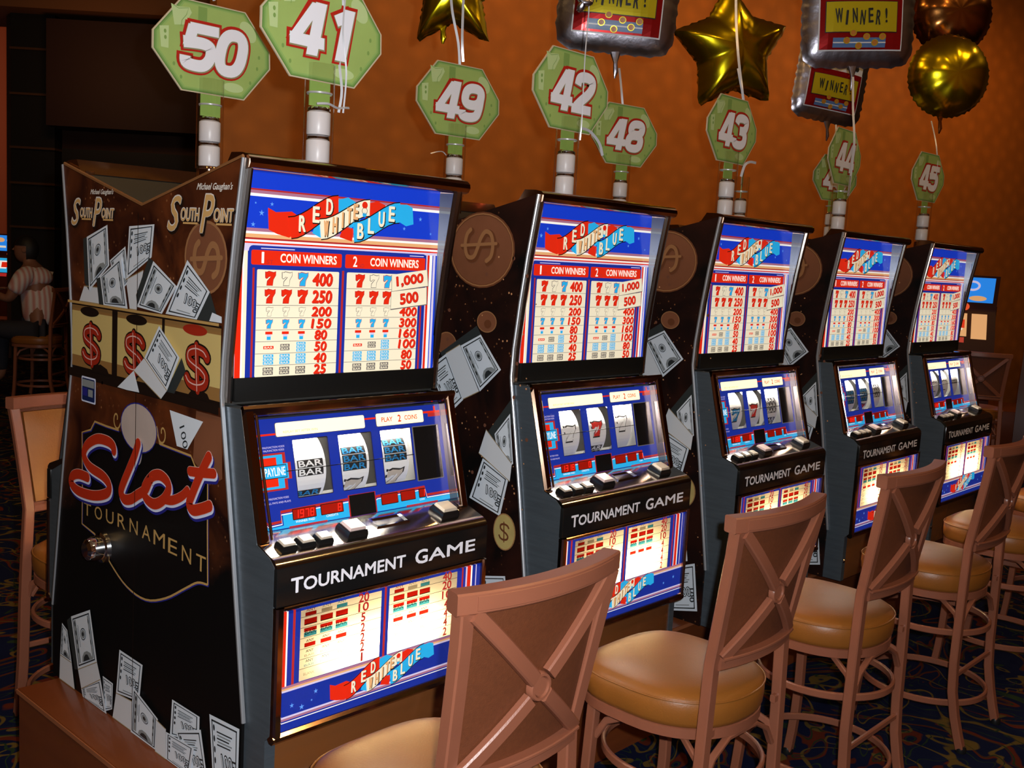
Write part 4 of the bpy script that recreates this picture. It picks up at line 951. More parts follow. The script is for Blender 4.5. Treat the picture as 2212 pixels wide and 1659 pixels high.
    for x in (.011, .5965): f.bar([(x, -.141, .8175), (x, -.141, .536)], .020 if x < .1 else .013, .018, bev=.004, up=(0, -1, 0))
    f.bar([(.001, -.139, .539), (.603, -.139, .539)], .022, .020, bev=.006, up=(0, 0, 1)); f.bar([(.001, -.139, .8125), (.603, -.139, .8125)], .012, .011, bev=.003, up=(0, 0, 1)); f.build('belly_surround', bronze, t, MOFF)
    g = MB(); g.add([(.018, -.1475, .548), (.592, -.1475, .548), (.592, -.1475, .808), (.018, -.1475, .808)], [(0, 1, 2, 3)]); g.build('front_glass', glass_m, t, MOFF)
    MB().box((.026, -.118, ZB), (.576, -.106, .530), bev=.002).build('lower_apron', apron_m, t, MOFF)
    MB().box((.026, -.118, .530), (.576, .07, .535)).build('door_sill', dark_in, t, MOFF)
    MB().box((.020, -.120, .526), (.582, -.112, .532)).build('apron_trim', bronze, t, MOFF)
    MB().lathe([(0, .003), (.006, .003), (.008, 0)], (.015, -.120, .43), 10, ax=(0, -1, 0)).build('screw_head', chrome, t, MOFF)
    return t

def lamps(x0, y0, s=1):
    # the fluorescent tubes inside the machine
    a = math.radians(0 if s > 0 else 180)
    o = add_light('belly_tube', 'AREA', (x0 + s * .30, y0 - s * .092, .69), 1.45, (1.0, .80, .48), target=(x0 + s * .30, y0 - s * 1, .70), shape='RECTANGLE', size=.34, size_y=.02)
    p = LP(.298, .190, -.014); o = add_light('reel_tube', 'AREA', (x0 + s * p.x, y0 + s * p.y, p.z), 2.6, (1.0, .93, .80), target=(x0 + s * p.x, y0 + s * (p.y + .012), p.z - .1), shape='RECTANGLE', size=.36, size_y=.018)

B3 = lambda col, s=0: [('bar', s, (3, col))]
VAR = [
    ('nearest slot machine, front row under sign 41, meter showing 1978', '1978', '8',
     [[('bar', -.004, (2, reel_white)), ('bar', -.082, (3, reel_blue))], [('bar', .004, (3, reel_blue)), ('7', -.066, reel_cream)], [('bar', .012, (3, reel_blue)), ('7', -.056, reel_cream)]]),
    ('slot machine under sign 42, reels with a red seven between two white sevens', '1318', '0',
     [[('7', -.006, reel_white)], [('7', -.002, reel_red), ('bar', -.07, (2, reel_white))], [('7', .004, reel_white)]]),
    ('slot machine under sign 43, middle one of the five facing the camera', '1188', '8',
     [[('7', -.018, reel_blue)], [('7', -.010, reel_red)], [('bar', 0, (3, reel_white)), ('bar', -.062, (2, reel_white))]]),
    ('slot machine under sign 44, second from the far end of the bank', '1888', '8',
     [[('bar', -.01, (3, reel_blue))], [('bar', -.006, (3, reel_blue)), ('7', -.066, reel_red)], [('bar', .004, (3, reel_white))]]),
    ('slot machine at the far end of the bank, under sign 45', '1288', '8',
     [[('7', -.012, reel_white)], [('7', -.01, reel_white)], [('bar', .0, (1, reel_white))]])]
proto = make_machine()
for k in range(5):
    mach = proto if k == 0 else copy_tree(proto, None, ('reel', 'led_display'))
    mach.location = (PX * k, 0, ZB)
    mach['label'] = VAR[k][0]
    for i in range(3): reel(mach, i, VAR[k][3][i])
    led(mach, .112, .171, .012, .033, VAR[k][1]); led(mach, .186, .245, .012, .033, VAR[k][2])
    led(mach, .357, .405, .011, .033, ''); led(mach, .416, .459, .012, .033, ''); led(mach, .473, .491, .013, .032, '1')
    lamps(PX * k, 0)
# back to back neighbours: only the first shows more than its roof
for k in range(5):
    skip = () if k == 0 else ('button', 'button_cap', 'coin_tray_frame', 'plate_lettering', 'paytable_artwork', 'banner_artwork', 'jackpot_tag', 'reel', 'led_display', 'lit_caption_window', 'payline_wire', 'reel_housing', 'front_glass', 'lit_diffuser', 'mirror_side', 'lightbox_lining')
    b = copy_tree(proto, None, skip); b.location = (PX * k + .620, 2 * CY, ZB); b.rotation_euler = (0, 0, PI)
    b['label'] = '%s slot machine of the back row, facing away under sign %s' % (('first', 'second', 'middle', 'fourth', 'farthest')[k], ('50', '49', '48', '47', '46')[k]) if k else 'back row slot machine under sign 50, dark profile left of the end panel'
lamps(.620, 2 * CY, -1)

# ------------------------------------------------------------------ light towers and number signs
def light_tower(x, y, n, row, first=[None]):
    if first[0] is None:
        t = thing('light_tower', (x, y, 1.678), '', 'candle light', 'light towers on the machine roofs')
        MB().lathe([(0, .0), (.030, 0), (.032, .052), (.026, .055), (.024, .060), (0, .060)], (0, 0, 0), 20).build('dark_pedestal', bronze, t)
        m = MB(); m.lathe([(.035, .054), (.0345, .282)], (0, 0, 0), 28); m.lathe([(.0345, .282), (.0335, .2825)], (0, 0, 0), 28); m.build('clear_tube', tube_m, t)
        z = .0605
        for i in range(2):
            MB().lathe([(0, 0), (.0265, 0), (.0275, .002), (.0275, .049), (.0265, .051), (0, .051)], (0, 0, z), 24).build('lamp_lens', tape_white, t)
            MB().lathe([(0, 0), (.024, 0), (.0265, .003), (.0265, .008), (.024, .011), (0, .011)], (0, 0, z + .0515), 24).build('chrome_band', chrome_hi, t)
            z += .0635
        MB().lathe([(.0285, 0), (.0298, .001), (.0298, .004), (.0285, .005)], (0, 0, z + .028), 24).build('wire_band', ribbon_m, t)
        first[0] = t; r = t
    else:
        r = copy_tree(first[0]); r.location = (x, y, 1.678)
    r['label'] = '%s clear tube with white lamps in the %s, holding sign %s' % (('nearest', 'second', 'middle', 'fourth', 'farthest')[int(round((x - .302) / PX))], row, n)
OCT = [(-.092, .110), (.092, .110), (.170, .020), (.172, -.025), (.094, -.118), (-.088, -.118), (-.168, -.026), (-.168, .018)]
DIG = {
 '0': [('c', (.5, .5, .335, .40))],
 '1': [('s', (.60, 0, .60, 1)), ('s', (.60, .90, .16, .74))],
 '2': [('p', [(.15, .68), (.17, .83), (.34, .895), (.62, .895), (.82, .82), (.84, .66), (.70, .49), (.42, .30), (.22, .14)]), ('s', (.04, .11, .98, .11))],
 '3': [('p', [(.14, .72), (.19, .85), (.36, .895), (.62, .89), (.83, .82), (.84, .65), (.70, .545), (.42, .53)]), ('p', [(.42, .53), (.72, .50), (.86, .37), (.85, .20), (.66, .11), (.36, .105), (.17, .16), (.13, .29)])],
 '4': [('s', (.60, .98, .13, .28)), ('s', (.0, .25, 1.0, .25)), ('s', (.70, 0, .70, 1))],
 '5': [('s', (.12, .89, .98, .89)), ('s', (.21, .96, .165, .51)), ('p', [(.005, .565), (.30, .585), (.56, .59), (.75, .56), (.85, .48), (.86, .27), (.70, .12), (.38, .105), (.18, .15), (.13, .28)])],
 '6': [('c', (.5, .33, .34, .22)), ('p', [(.16, .33), (.15, .62), (.22, .83), (.5, .895), (.80, .86), (.87, .72)])],
 '7': [('s', (.04, .89, .98, .89)), ('s', (.84, .90, .38, 0))],
 '8': [('c', (.5, .73, .30, .165)), ('c', (.5, .31, .335, .205))],
 '9': [('c', (.5, .67, .34, .225)), ('p', [(.84, .67), (.85, .38), (.78, .17), (.5, .105), (.20, .14), (.13, .28)])]}
def digit(A, ch, cx, cy, w, h, t, m, l, g=0.0, sh=.2):
    T = lambda x, y: (cx + (x - .5) * w + (y - .5) * h * sh, cy + (y - .5) * h)
    for k, d in DIG[ch]:
        if k == 's':
            a = Vector(T(d[0], d[1])); b = Vector(T(d[2], d[3])); e = (b - a).normalized() * g
            vert = abs(b.y - a.y) > abs(b.x - a.x)
            if vert:      # uprights keep level ends
                q = t / 2 + g; a = Vector((a.x, a.y + (g if a.y > b.y else -g))); b = Vector((b.x, b.y - (g if a.y > b.y else -g)))
                A.k = (A.k + 1) % 12; A.poly([(a.x - q, a.y), (a.x + q, a.y), (b.x + q, b.y), (b.x - q, b.y)], m, l + .045 * A.k)
            else: A.rib([a - e, b + e], t * .84 + 2 * g, m, l, caps=False)
        elif k == 'p':
            P = smooth_path([(*T(x, y), 0) for x, y in d], 5); e0 = (P[0] - P[1]).normalized() * g; e1 = (P[-1] - P[-2]).normalized() * g
            A.rib([P[0] + e0] + P[1:-1] + [P[-1] + e1], t * .96 + 2 * g, m, l, caps=False)
        else:
            P = []
            for j in range(36):
                a = 2 * PI * j / 36; c_, s_ = math.cos(a), math.sin(a)
                P.append(T(d[0] + d[2] * abs(c_) ** .78 * (1 if c_ > 0 else -1), d[1] + d[3] * abs(s_) ** .78 * (1 if s_ > 0 else -1)))
            A.rib(P, t * .98 + 2 * g, m, l, closed=True)
def number_sign(x, y, n, rz, extra):
    t = thing('number_sign', (x, y, 1.80), 'green octagonal card numbered %s, %s' % (n, extra), 'sign', 'numbered signs above the machines', rz=rz)
    zc = .240; cx = .004
    m = MB(); pts = [(cx + a, zc + b) for a, b in OCT]
    m.prismz([(a, b) for a, b in pts], -.002, .002)
    m.v = [(a, -c, b) for a, b, c in m.v]; m.build('card_edge', sign_rim, t)
    M_ = lambda u, v, o: Vector((cx + u, -.0022 - o, zc + v))
    A = Art(M_, .0006)
    for g, mm, l in ((.975, sign_edge, 0), (.955, sign_edge2, .3), (.93, sign_edge3, .6), (.90, sign_green, 1)): A.poly([(a * g, b * g) for a, b in OCT], mm, l)
    A.rect(-.045, .055, -.020, .098, sign_mark, 2); A.poly([(-.11, .04), (-.12, .09), (-.10, .086), (-.07, .09), (-.063, .078), (-.082, .045)], sign_pale, 2)
    A.rib([(-.115, .088), (-.10, .082), (-.072, .088), (-.078, .07), (-.09, .055), (-.092, .04)], .0015, sign_mark, 3); A.poly([(-.145, -.02), (-.125, -.02), (-.125, .035), (-.150, .030)], sign_pale, 2)
    for u, v in ((-.135, .02), (-.134, .005), (-.11, -.055), (-.09, -.085), (.13, -.03), (.135, .0), (.11, -.07)): A.ell(u, v, .0035, .005, sign_mark, 3)
    A.ell(.06, -.09, .03, .012, sign_pale, 2); A.ell(.10, .06, .03, .02, sign_pale, 2, rot=-.8)
    A.build('card_face', t)
    w = .150
    for nm, mm, g, l, dx in (('numeral_outline', num_r, .0082, 4, 0), ('numeral_shadow', num_g, .0022, 5, .0012), ('numeral', num_w, 0.0, 6, 0)):
        A = Art(M_, .0006)
        for j, ch in enumerate(n):
            wj = .094 if ch != '1' else .074
            digit(A, ch, .006 + (-.047 if j == 0 else .045) + dx, -.004 - dx, wj, .118, .0305, mm, l + .25 * j, g)
        A.build(nm, t)
    MB().box((-.0285, -.0015, .0665), (.0285, .0015, .135)).build('neck_strip', mat('green_neck_strip', (.30, .48, .11), .45), t)
TX = [.302 + PX * k for k in range(5)]
ex_f = ['largest of all, mounted in front at the near end', 'in front, mounted left of sign 48', 'in front of the gold star balloon', 'in front of the half hidden sign 46', 'the farthest to the right, below the round gold balloon']
ex_b = ['at the top left against the dark background', 'below the gold star balloon at the near end', 'below the silver winner balloon, just right of sign 42', 'almost wholly hidden behind sign 43', 'half hidden behind sign 44']
for k in range(5):
    light_tower(TX[k], .18, ('41', '42', '43', '44', '45')[k], 'front row'); light_tower(TX[k], .655, ('50', '49', '48', '47', '46')[k], 'back row')
rf = [0, 0, 0, 0, .0]; rb = [-.02, -.10, -.18, .52, -.22]
for k in range(5):
    number_sign(TX[k], .18, ('41', '42', '43', '44', '45')[k], (.0, .0, .02, .06, -.06)[k], ex_f[k]); number_sign(TX[k], .655, ('50', '49', '48', '47', '46')[k], rb[k], ex_b[k])

# ------------------------------------------------------------------ bar stools
def yb(x, z=1.0): return -.222 + .85 * x * x + .05 * min(1.0, max(0.0, (1.0 - z) / .31))
def make_stool():
    t = thing('bar_stool', (0, 0, 0), '', 'bar stool', 'stools at the slot machines')
    # crest rail, bowed backwards in the middle
    xs = [-.198 + .396 * i / 14 for i in range(15)]
    c = MB(); c.bar([(x, yb(x), 1.017) for x in xs], .036, .036, bev=.003, up=(0, 0, 1)); c.bar([(x, yb(x) - .0185, 1.017) for x in xs[1:-1]], .003, .024, bev=.0008); c.build('crest_rail', frame_m, t)
    def st(s):
        P = []
        for z in (1.004, .95, .90, .84, .78, .73, .69, .64, .58, .50, .40, .30, .20, .12, .06, .012):
            x = .183 - .026 * min(1, (1.004 - z) / .31) ** .8 if z > .69 else .157 + .016 * math.sin(min(1, (.69 - z) / .5) * PI / 2) - .006 * max(0, (.15 - z) / .15)
            y = yb(.18, z) - .004 - (.052 * max(0, (.26 - z) / .26) ** 1.6)
            P.append((s * x, y, z))
        return P
    for s in (-1, 1): MB().bar(st(s), .030, .026, bev=.003, up=(0, 1, 0)).build('back_post', frame_m, t)
    for s in (-1, 1):
        P = [(s * (.152 + .02 * math.sin(min(1, (.55 - z) / .4) * PI / 2)), .165 + .02 * max(0, (.3 - z) / .3) ** 2, z) for z in (.497, .44, .35, .25, .15, .08, .012)]
        MB().bar(P, .026, .026, bev=.003, up=(0, 1, 0)).build('front_leg', frame_m, t)
    for x, y in ((-.167, -.199), (.167, -.199), (-.172, .185), (.172, .185)): MB().lathe([(0, 0), (.017, 0), (.018, .012), (.014, .022), (0, .022)], (x, y, 0), 12).build('foot_glide', rubber, t)
    # back panel: fabric behind, tan pad in front
    def pan(off, th, ins, m, nm, bul=0.0):
        k = MB(); nx, nz = 12, 8; V = []
        for sd in (0, 1):
            for j in range(nz + 1):
                z = .700 + ins + (1.0 - .700 - 2 * ins) * j / nz; wx = .157 + .026 * ((z - .69) / .31) - .008 - ins
                for i in range(nx + 1):
                    u = -1 + 2 * i / nx; x = wx * u; b = bul * (1 - u ** 4) * (1 - (2 * j / nz - 1) ** 4)
                    V.append((x, yb(x, z) + off + (th + b if sd else 0), z))
        N = (nx + 1) * (nz + 1); F = []
        for j in range(nz):
            for i in range(nx):
                a = j * (nx + 1) + i; F.append((a, a + 1, a + nx + 2, a + nx + 1)); F.append((N + a, N + a + nx + 1, N + a + nx + 2, N + a + 1))
        for i in range(nx): F.append((i, N + i, N + i + 1, i + 1)); a = nz * (nx + 1) + i; F.append((a, a + 1, N + a + 1, N + a))
        for j in range(nz): a = j * (nx + 1); F.append((a, a + nx + 1, N + a + nx + 1, N + a)); a += nx; F.append((a, N + a, N + a + nx + 1, a + nx + 1))
        k.add(V, F); return k.build(nm, m, t)
    pan(-.002, .006, 0, backcloth, 'back_panel'); pan(.004, .016, .012, leather, 'back_cushion', .018)
    # crossed bars with the ring in the middle
    for s in (-1, 1):
        for d in (1, -1):
            P = []
            for i in range(7):
                f = i / 6; x = s * (.019 + (.150 if d > 0 else .130) * f); z = .835 + d * (.019 + (.145 if d > 0 else .112) * f); P.append((x, yb(x, z) - .011, z))
            MB().bar(P, .028, .017, bev=.003, up=(0, -1, 0)).build('cross_bar', frame_m, t)
    MB().lathe([(0, .010), (.016, .010), (.0175, .007), (.019, .013), (.0235, .013), (.026, .009), (.026, 0)], (0, yb(0, .835) - .004, .835), 28, ax=(0, -1, 0)).build('ring_boss', frame_m, t)
    c = MB(); xs = [-.150 + .30 * i / 10 for i in range(11)]
    c.bar([(x, yb(x, .688) - .004, .688) for x in xs], .026, .026, bev=.004, up=(0, 0, 1)); c.bar([(x, yb(x, .70) - .009, .704) for x in xs], .030, .008, bev=.002, up=(0, 0, 1)); c.build('lower_rail', frame_m, t)
    for s in (-1, 1): MB().bar([(s * .135, -.150, .525), (s * .160, -.150, .525)], .014, .020, bev=.003).build('seat_bracket', frame_m, t)
    # seat
    def sup(r, n, a): c_, s_ = math.cos(a), math.sin(a); return (r * abs(c_) ** (2 / n) * (1 if c_ > 0 else -1), r * abs(s_) ** (2 / n) * (1 if s_ > 0 else -1))
    def slabr(prof, m, nm, n=3.4):
        k = MB(); seg = 44; V = []
        for r, z in prof:
            for j in range(seg):
                a = 2 * PI * j / seg; x, y = sup(r, n if math.sin(a) > 0 else 2.25, a); V.append((x, y + .036, z - .045))
        F = [(i * seg + j, i * seg + (j + 1) % seg, (i + 1) * seg + (j + 1) % seg, (i + 1) * seg + j) for i in range(len(prof) - 1) for j in range(seg)]
        F.append(tuple(range(seg - 1, -1, -1))); k.add(V, F); return k.build(nm, m, t, smooth=50)
    slabr([(.184, .560), (.194, .564), (.199, .575), (.201, .60), (.200, .622), (.192, .634), (.176, .642), (.15, .648), (.10, .653), (.05, .655), (.001, .656)], leather, 'seat')
    pp = [sup(.2005, 3.4 if j < 22 else 2.25, 2 * PI * j / 44) for j in range(44)]
    MB().tube([(x, y + .036, .5805) for x, y in pp], .0022, seg=6, closed=True).build('seat_piping', leather, t)
    slabr([(.185, .536), (.196, .538), (.196, .561), (.188, .564), (.001, .564)], frame_m, 'seat_frame')
    for s in (-1, 1):
        MB().bar([(s * .160, -.145, .41), (s * .155, -.13, .455), (s * .13, -.07, .487), (s * .13, .06, .487), (s * .15, .13, .455), (s * .158, .155, .41)], .012, .018, bev=.003).build('seat_brace', frame_m, t)
    MB().bar([(-.15, -.147, .41), (-.12, -.147, .455), (-.06, -.147, .487), (.06, -.147, .487), (.12, -.147, .455), (.15, -.147, .41)], .018, .012, bev=.003).build('seat_brace', frame_m, t)
    for z, r in ((.385, .192), (.145, .205)):
        MB().bar([(r * math.cos(2 * PI * j / 48), r * math.sin(2 * PI * j / 48) + .008, z) for j in range(48)], .011, .022, bev=.003, closed=True).build('foot_ring', frame_m, t)
    MB().bar([(-.165, -.152, .25), (.165, -.152, .25)], .012, .018, bev=.003).build('stretcher', frame_m, t)
    return t
stool = make_stool()
SP = [(.108, -.553, .0, 'brown stool nearest the camera, crossed back hiding part of the first machine'),
      (.913, -.553, .0, 'second stool from the camera, before the machine under sign 42'),
      (1.665, -.553, .0, 'third stool from the camera, before the machine under sign 43'),
      (2.465, -.555, .0, 'fourth stool from the camera, crossed back before the machine under sign 44'),
      (3.22, -.56, .02, 'dim fifth stool from the camera, at the right edge'),
      (4.05, -.56, .0, 'dim sixth stool, farthest along the row, cut off at the right')]
for i, (x, y, r, lb) in enumerate(SP):
    o = stool if i == 0 else copy_tree(stool); o.location = (x, y, 0); o.rotation_euler = (0, 0, r); o['label'] = lb
o = copy_tree(stool); o.location = (.280, 1.215, 0); o.rotation_euler = (0, 0, PI); o['label'] = 'stool left of the end panel, showing its tan back cushion'

# ------------------------------------------------------------------ foil balloons and ribbons
BR = Matrix(((R3.x, F3.x, 0), (R3.y, F3.y, 0), (0, 0, 1)))
def balloon(name, c, label, outline_r, thick, m, yaw=0.0, tilt=0.0, squareish=False, crimp=.012, ncr=40):
    c = Vector(c); t = thing(name, c, label, 'balloon', 'foil balloons', rz=yaw)
    n = 96; rings = [0, .2, .4, .58, .72, .83, .91, .96, .99]; V = []; 
    for sd in (-1, 1):
        for s in rings:
            for j in range(n):
                a = 2 * PI * j / n; r = outline_r(a); w = 1 + .012 * math.sin(a * ncr) * s ** 6
                T = thick * (1 - s ** 2.6) ** .62 * (1 + .05 * math.sin(a * 9 + sd) * s * s)
                x, z = r * s * w * math.cos(a), r * s * w * math.sin(a); V.append((x, sd * T, z))
    k = len(rings); F = []
    for q in range(2):
        o = q * k * n
        for i in range(k - 1):
            for j in range(n):
                f = (o + i * n + j, o + i * n + (j + 1) % n, o + (i + 1) * n + (j + 1) % n, o + (i + 1) * n + j); F.append(f if q else f[::-1])
    # flat crimped seam
    o2 = len(V)
    for j in range(n):
        a = 2 * PI * j / n; r = outline_r(a) * 1.035 + .004 * math.sin(a * ncr); V.append((r * math.cos(a), .003 * math.sin(a * ncr * 1.5), r * math.sin(a)))
    for j in range(n):
        j2 = (j + 1) % n; a0 = (k - 1) * n; b0 = 2 * k * n - n
        F.append((a0 + j, o2 + j, o2 + j2, a0 + j2)); F.append((b0 + j, b0 + j2, o2 + j2, o2 + j))
    Rt = Matrix.Rotation(tilt, 4, 'Y')
    mb = MB().add([Rt @ Vector(v) for v in V], F); mb.build('foil_skin', m, t, smooth=60)
    return t
YAW = math.atan2(R3.y, R3.x)
def star_r(R, inner=.50, rot=PI / 2):
    def f(a):
        q = ((a - rot) % (2 * PI / 5)) / (2 * PI / 5); d = abs(q - .5) * 2     # 1 at tip, 0 at notch
        A1 = PI / 5; th = (1 - d) * A1
        ri = R * inner; x = R * ri * math.sin(A1) / (R * math.sin(th) + ri * math.sin(A1 - th)) if True else R
        return min(x, R * .93 + .07 * R * d)
    return f
def neck(t, x, z, L, m):
    MB().sweep([(x, 0, z), (x + .003, 0, z - L * .4), (x + .006, -.004, z - L * .75), (x + .004, 0, z - L)], lambda i: [((.022, .008, .010, .003)[i] * math.cos(q * PI / 4), (.006, .006, .007, .003)[i] * math.sin(q * PI / 4)) for q in range(8)], up=(0, -1, 0), m=None).build('filling_neck', m, t)
t = balloon('star_balloon', (1.252, .770, 2.405), 'gold foil star balloon above sign 49, cut off at the top', star_r(.200), .08, foil_gold, YAW, -.04); neck(t, -.03, -.10, .07, foil_gold)
t = balloon('star_balloon', (3.015, .80, 2.535), 'larger gold foil star balloon above sign 43', star_r(.290, .60), .12, foil_gold, YAW + .25, -.14); neck(t, .10, -.15, .05, foil_gold)
t = balloon('round_balloon', (4.039, .208, 2.54), 'round shiny gold foil balloon above sign 45', lambda a: .192, .125, foil_gold, YAW, 0); neck(t, -.02, -.175, .10, foil_bronze)
t = balloon('round_balloon', (4.56, .43, 2.965), 'round bronze foil balloon above and behind the gold round one', lambda a: .21, .12, foil_bronze, YAW, 0)
def sq_r(hw, hh, p=5.0):
    return lambda a: (abs(math.cos(a) / hw) ** p + abs(math.sin(a) / hh) ** p) ** (-1 / p)
def winner(c, sc, label, yaw, tilt):
    hw, hh = .225 * sc, .245 * sc; th = .055
    t = balloon('winner_balloon', c, label, sq_r(hw, hh, 7.0), th, foil_silver, yaw, tilt, ncr=34)
    Rt = Matrix.Rotation(tilt, 4, 'Y'); rr = sq_r(hw, hh, 7.0)
    def M_(u, v, o):
        a = math.atan2(v, u) if (u or v) else 0; s = min(.97, math.hypot(u, v) / rr(a)); T = th * (1 - s ** 2.6) ** .62
        return Rt @ Vector((u, -(T + .0035 + o), v))
    for nm, items in (('red_frame_print', [(-.172, -.190, .172, .04, FP_wht, 0), (-.167, -.185, .167, .035, FP_red, 2), (-.167, .035, .167, .10, FP_wht, 2), (-.167, .10, .167, .15, FP_red, 2)]), ('yellow_plate_print', [(-.148, -.120, .146, .004, FP_blk, 4), (-.145, -.117, .143, .001, FP_yel, 6)])):
        A = Art(M_, .0012)
        for a, b, c_, d, m, l in items: A.grid(a * sc, b * sc, c_ * sc, d * sc, m, l, 10)
        if nm[0] == 'r':
            for u in (-.12, -.06, 0, .06, .12): A.ell(u * sc, .066 * sc, .014 * sc, .014 * sc, FP_blk, 5, n=14)
        A.build(nm, t)
    A = Art(M_, .0012); st = 'WINNER!'
    for i, ch in enumerate(st): A.text(ch, (-.095 + .032 * i) * sc, (-.058 + .004 * (-1) ** i) * sc, .058 * sc, FP_blk, 8, w=(.030 if ch == 'W' else .020 if ch != '!' and ch != 'I' else .009) * sc, bold=.03, rot=.06 * (-1) ** i)
    A.build('winner_lettering', t)
    A = Art(M_, .0012); A.grid(-.115 * sc, -.178 * sc, .10 * sc, -.140 * sc, FP_blu, 6, 6); A.grid(-.115 * sc, -.162 * sc, .10 * sc, -.157 * sc, FP_wht, 8, 4)
    for u, v in ((-.035, -.122), (.02, -.137), (-.06, -.152), (.055, -.160), (-.01, -.172), (.085, -.137)): A.ell(u * sc, v * sc, .014 * sc, .013 * sc, FP_org, 9, n=14); A.ring(u * sc, v * sc, .014 * sc, .013 * sc, .003 * sc, FP_yel, 10, n=14)
    A.build('coin_tray_print', t)
    neck(t, .0, -hh * 1.0, .10, foil_silver)
    return t
winner((2.105, .748, 2.605), 1.0, 'silver square winner balloon above sign 48', YAW, .04)
winner((3.121, .26, 2.69), 1.03, 'silver square winner balloon above sign 44, the larger in front', YAW, -.06)
winner((3.95, .775, 2.555), .88, 'silver square winner balloon half hidden below the larger one at right', YAW + .25, .10)

def ribbon(pts, w, label, nm='balloon_ribbon', n=5):
    P = smooth_path(pts, n); ww = lambda i: [(w / 2, .0004), (-w / 2, .0004), (-w / 2, -.0004), (w / 2, -.0004)]
    o = MB().sweep(P, ww, up=(F3.x, F3.y, 0.02)).build('balloon_ribbon', ribbon_m); tag(o, label, 'ribbon', 'curling ribbons of the balloons'); return o
ribbon([(.352, .172, 1.86), (.356, .168, 1.91), (.352, .176, 1.98), (.362, .18, 2.06), (.355, .176, 2.12), (.352, .18, 2.25)], .006, 'silver ribbon running up the right side of sign 41')
ribbon([(.362, .168, 1.86), (.365, .165, 1.95), (.352, .166, 2.04), (.360, .172, 2.13), (.365, .17, 2.25)], .004, 'thinner silver ribbon twisted beside the one over sign 41')
ribbon([(.272, .148, 1.868), (.300, .143, 1.871), (.335, .155, 1.867), (.362, .166, 1.872), (.385, .175, 1.875)], .005, 'silver ribbon knotted round the neck of sign 41')
ribbon([(.305, .652, 2.16), (.300, .655, 2.20), (.302, .655, 2.30)], .007, 'silver ribbon rising above sign 50')
ribbon([(1.225, .162, 1.90), (1.225, .160, 1.96), (1.233, .17, 2.14), (1.249, .18, 2.27), (1.25, .19, 2.40)], .0035, 'thin ribbon hanging across the right half of sign 42')
ribbon([(1.228, .165, 1.935), (1.265, .16, 1.93), (1.300, .15, 1.90), (1.320, .15, 1.865)], .008, 'curled white ribbon end right of the tube of sign 42')
ribbon([(1.195, .66, 2.15), (1.188, .665, 2.22), (1.168, .68, 2.32), (1.162, .69, 2.42)], .008, 'left of the two wide ribbons above sign 49')
ribbon([(1.200, .65, 2.16), (1.190, .65, 2.24), (1.196, .66, 2.42)], .008, 'right of the two wide ribbons above sign 49')
ribbon([(1.155, .66, 1.86), (1.13, .65, 1.868), (1.10, .64, 1.865), (1.06, .63, 1.855)], .003, 'wispy ribbon end left of the tube of sign 49')
ribbon([(2.06, .66, 2.15), (2.055, .67, 2.22), (2.075, .70, 2.29)], .008, 'short ribbon between sign 48 and the winner balloon above it')
ribbon([(2.160, .19, 2.14), (2.152, .20, 2.20), (2.175, .24, 2.32), (2.19, .27, 2.45), (2.20, .29, 2.60)], .009, 'twisted silver ribbon running up over the gold star above sign 43')
ribbon([(2.158, .19, 2.15), (2.135, .20, 2.22), (2.132, .21, 2.26)], .006, 'short ribbon strand left of the twisted one above sign 43')
ribbon([(2.140, .165, 1.88), (2.150, .16, 1.92), (2.175, .155, 1.935), (2.21, .15, 1.935)], .009, 'curled ribbon end right of the tube of sign 43')
ribbon([(3.00, .165, 1.88), (3.005, .165, 1.95), (3.02, .17, 2.1), (3.04, .20, 2.25), (3.055, .22, 2.38)], .009, 'silver ribbon running down over sign 44 from the winner balloon')
ribbon([(3.87, .655, 2.15), (3.86, .67, 2.22), (3.88, .69, 2.31)], .008, 'short ribbon above the half hidden sign 46')
ribbon([(3.915, .17, 1.98), (3.925, .17, 2.09), (3.935, .19, 2.2), (3.97, .24, 2.32)], .006, 'thin ribbon from sign 45 up to the round gold balloon')
# crumpled silver tie hanging in front of the first winner balloon
k = balloon('foil_tassel', (1.215, .175, 2.290), 'crumpled silver foil neck hanging in front of the first winner balloon', lambda a: .020 + .008 * math.sin(a * 3), .012, foil_silver, YAW, .4)
k['category'] = 'balloon neck'

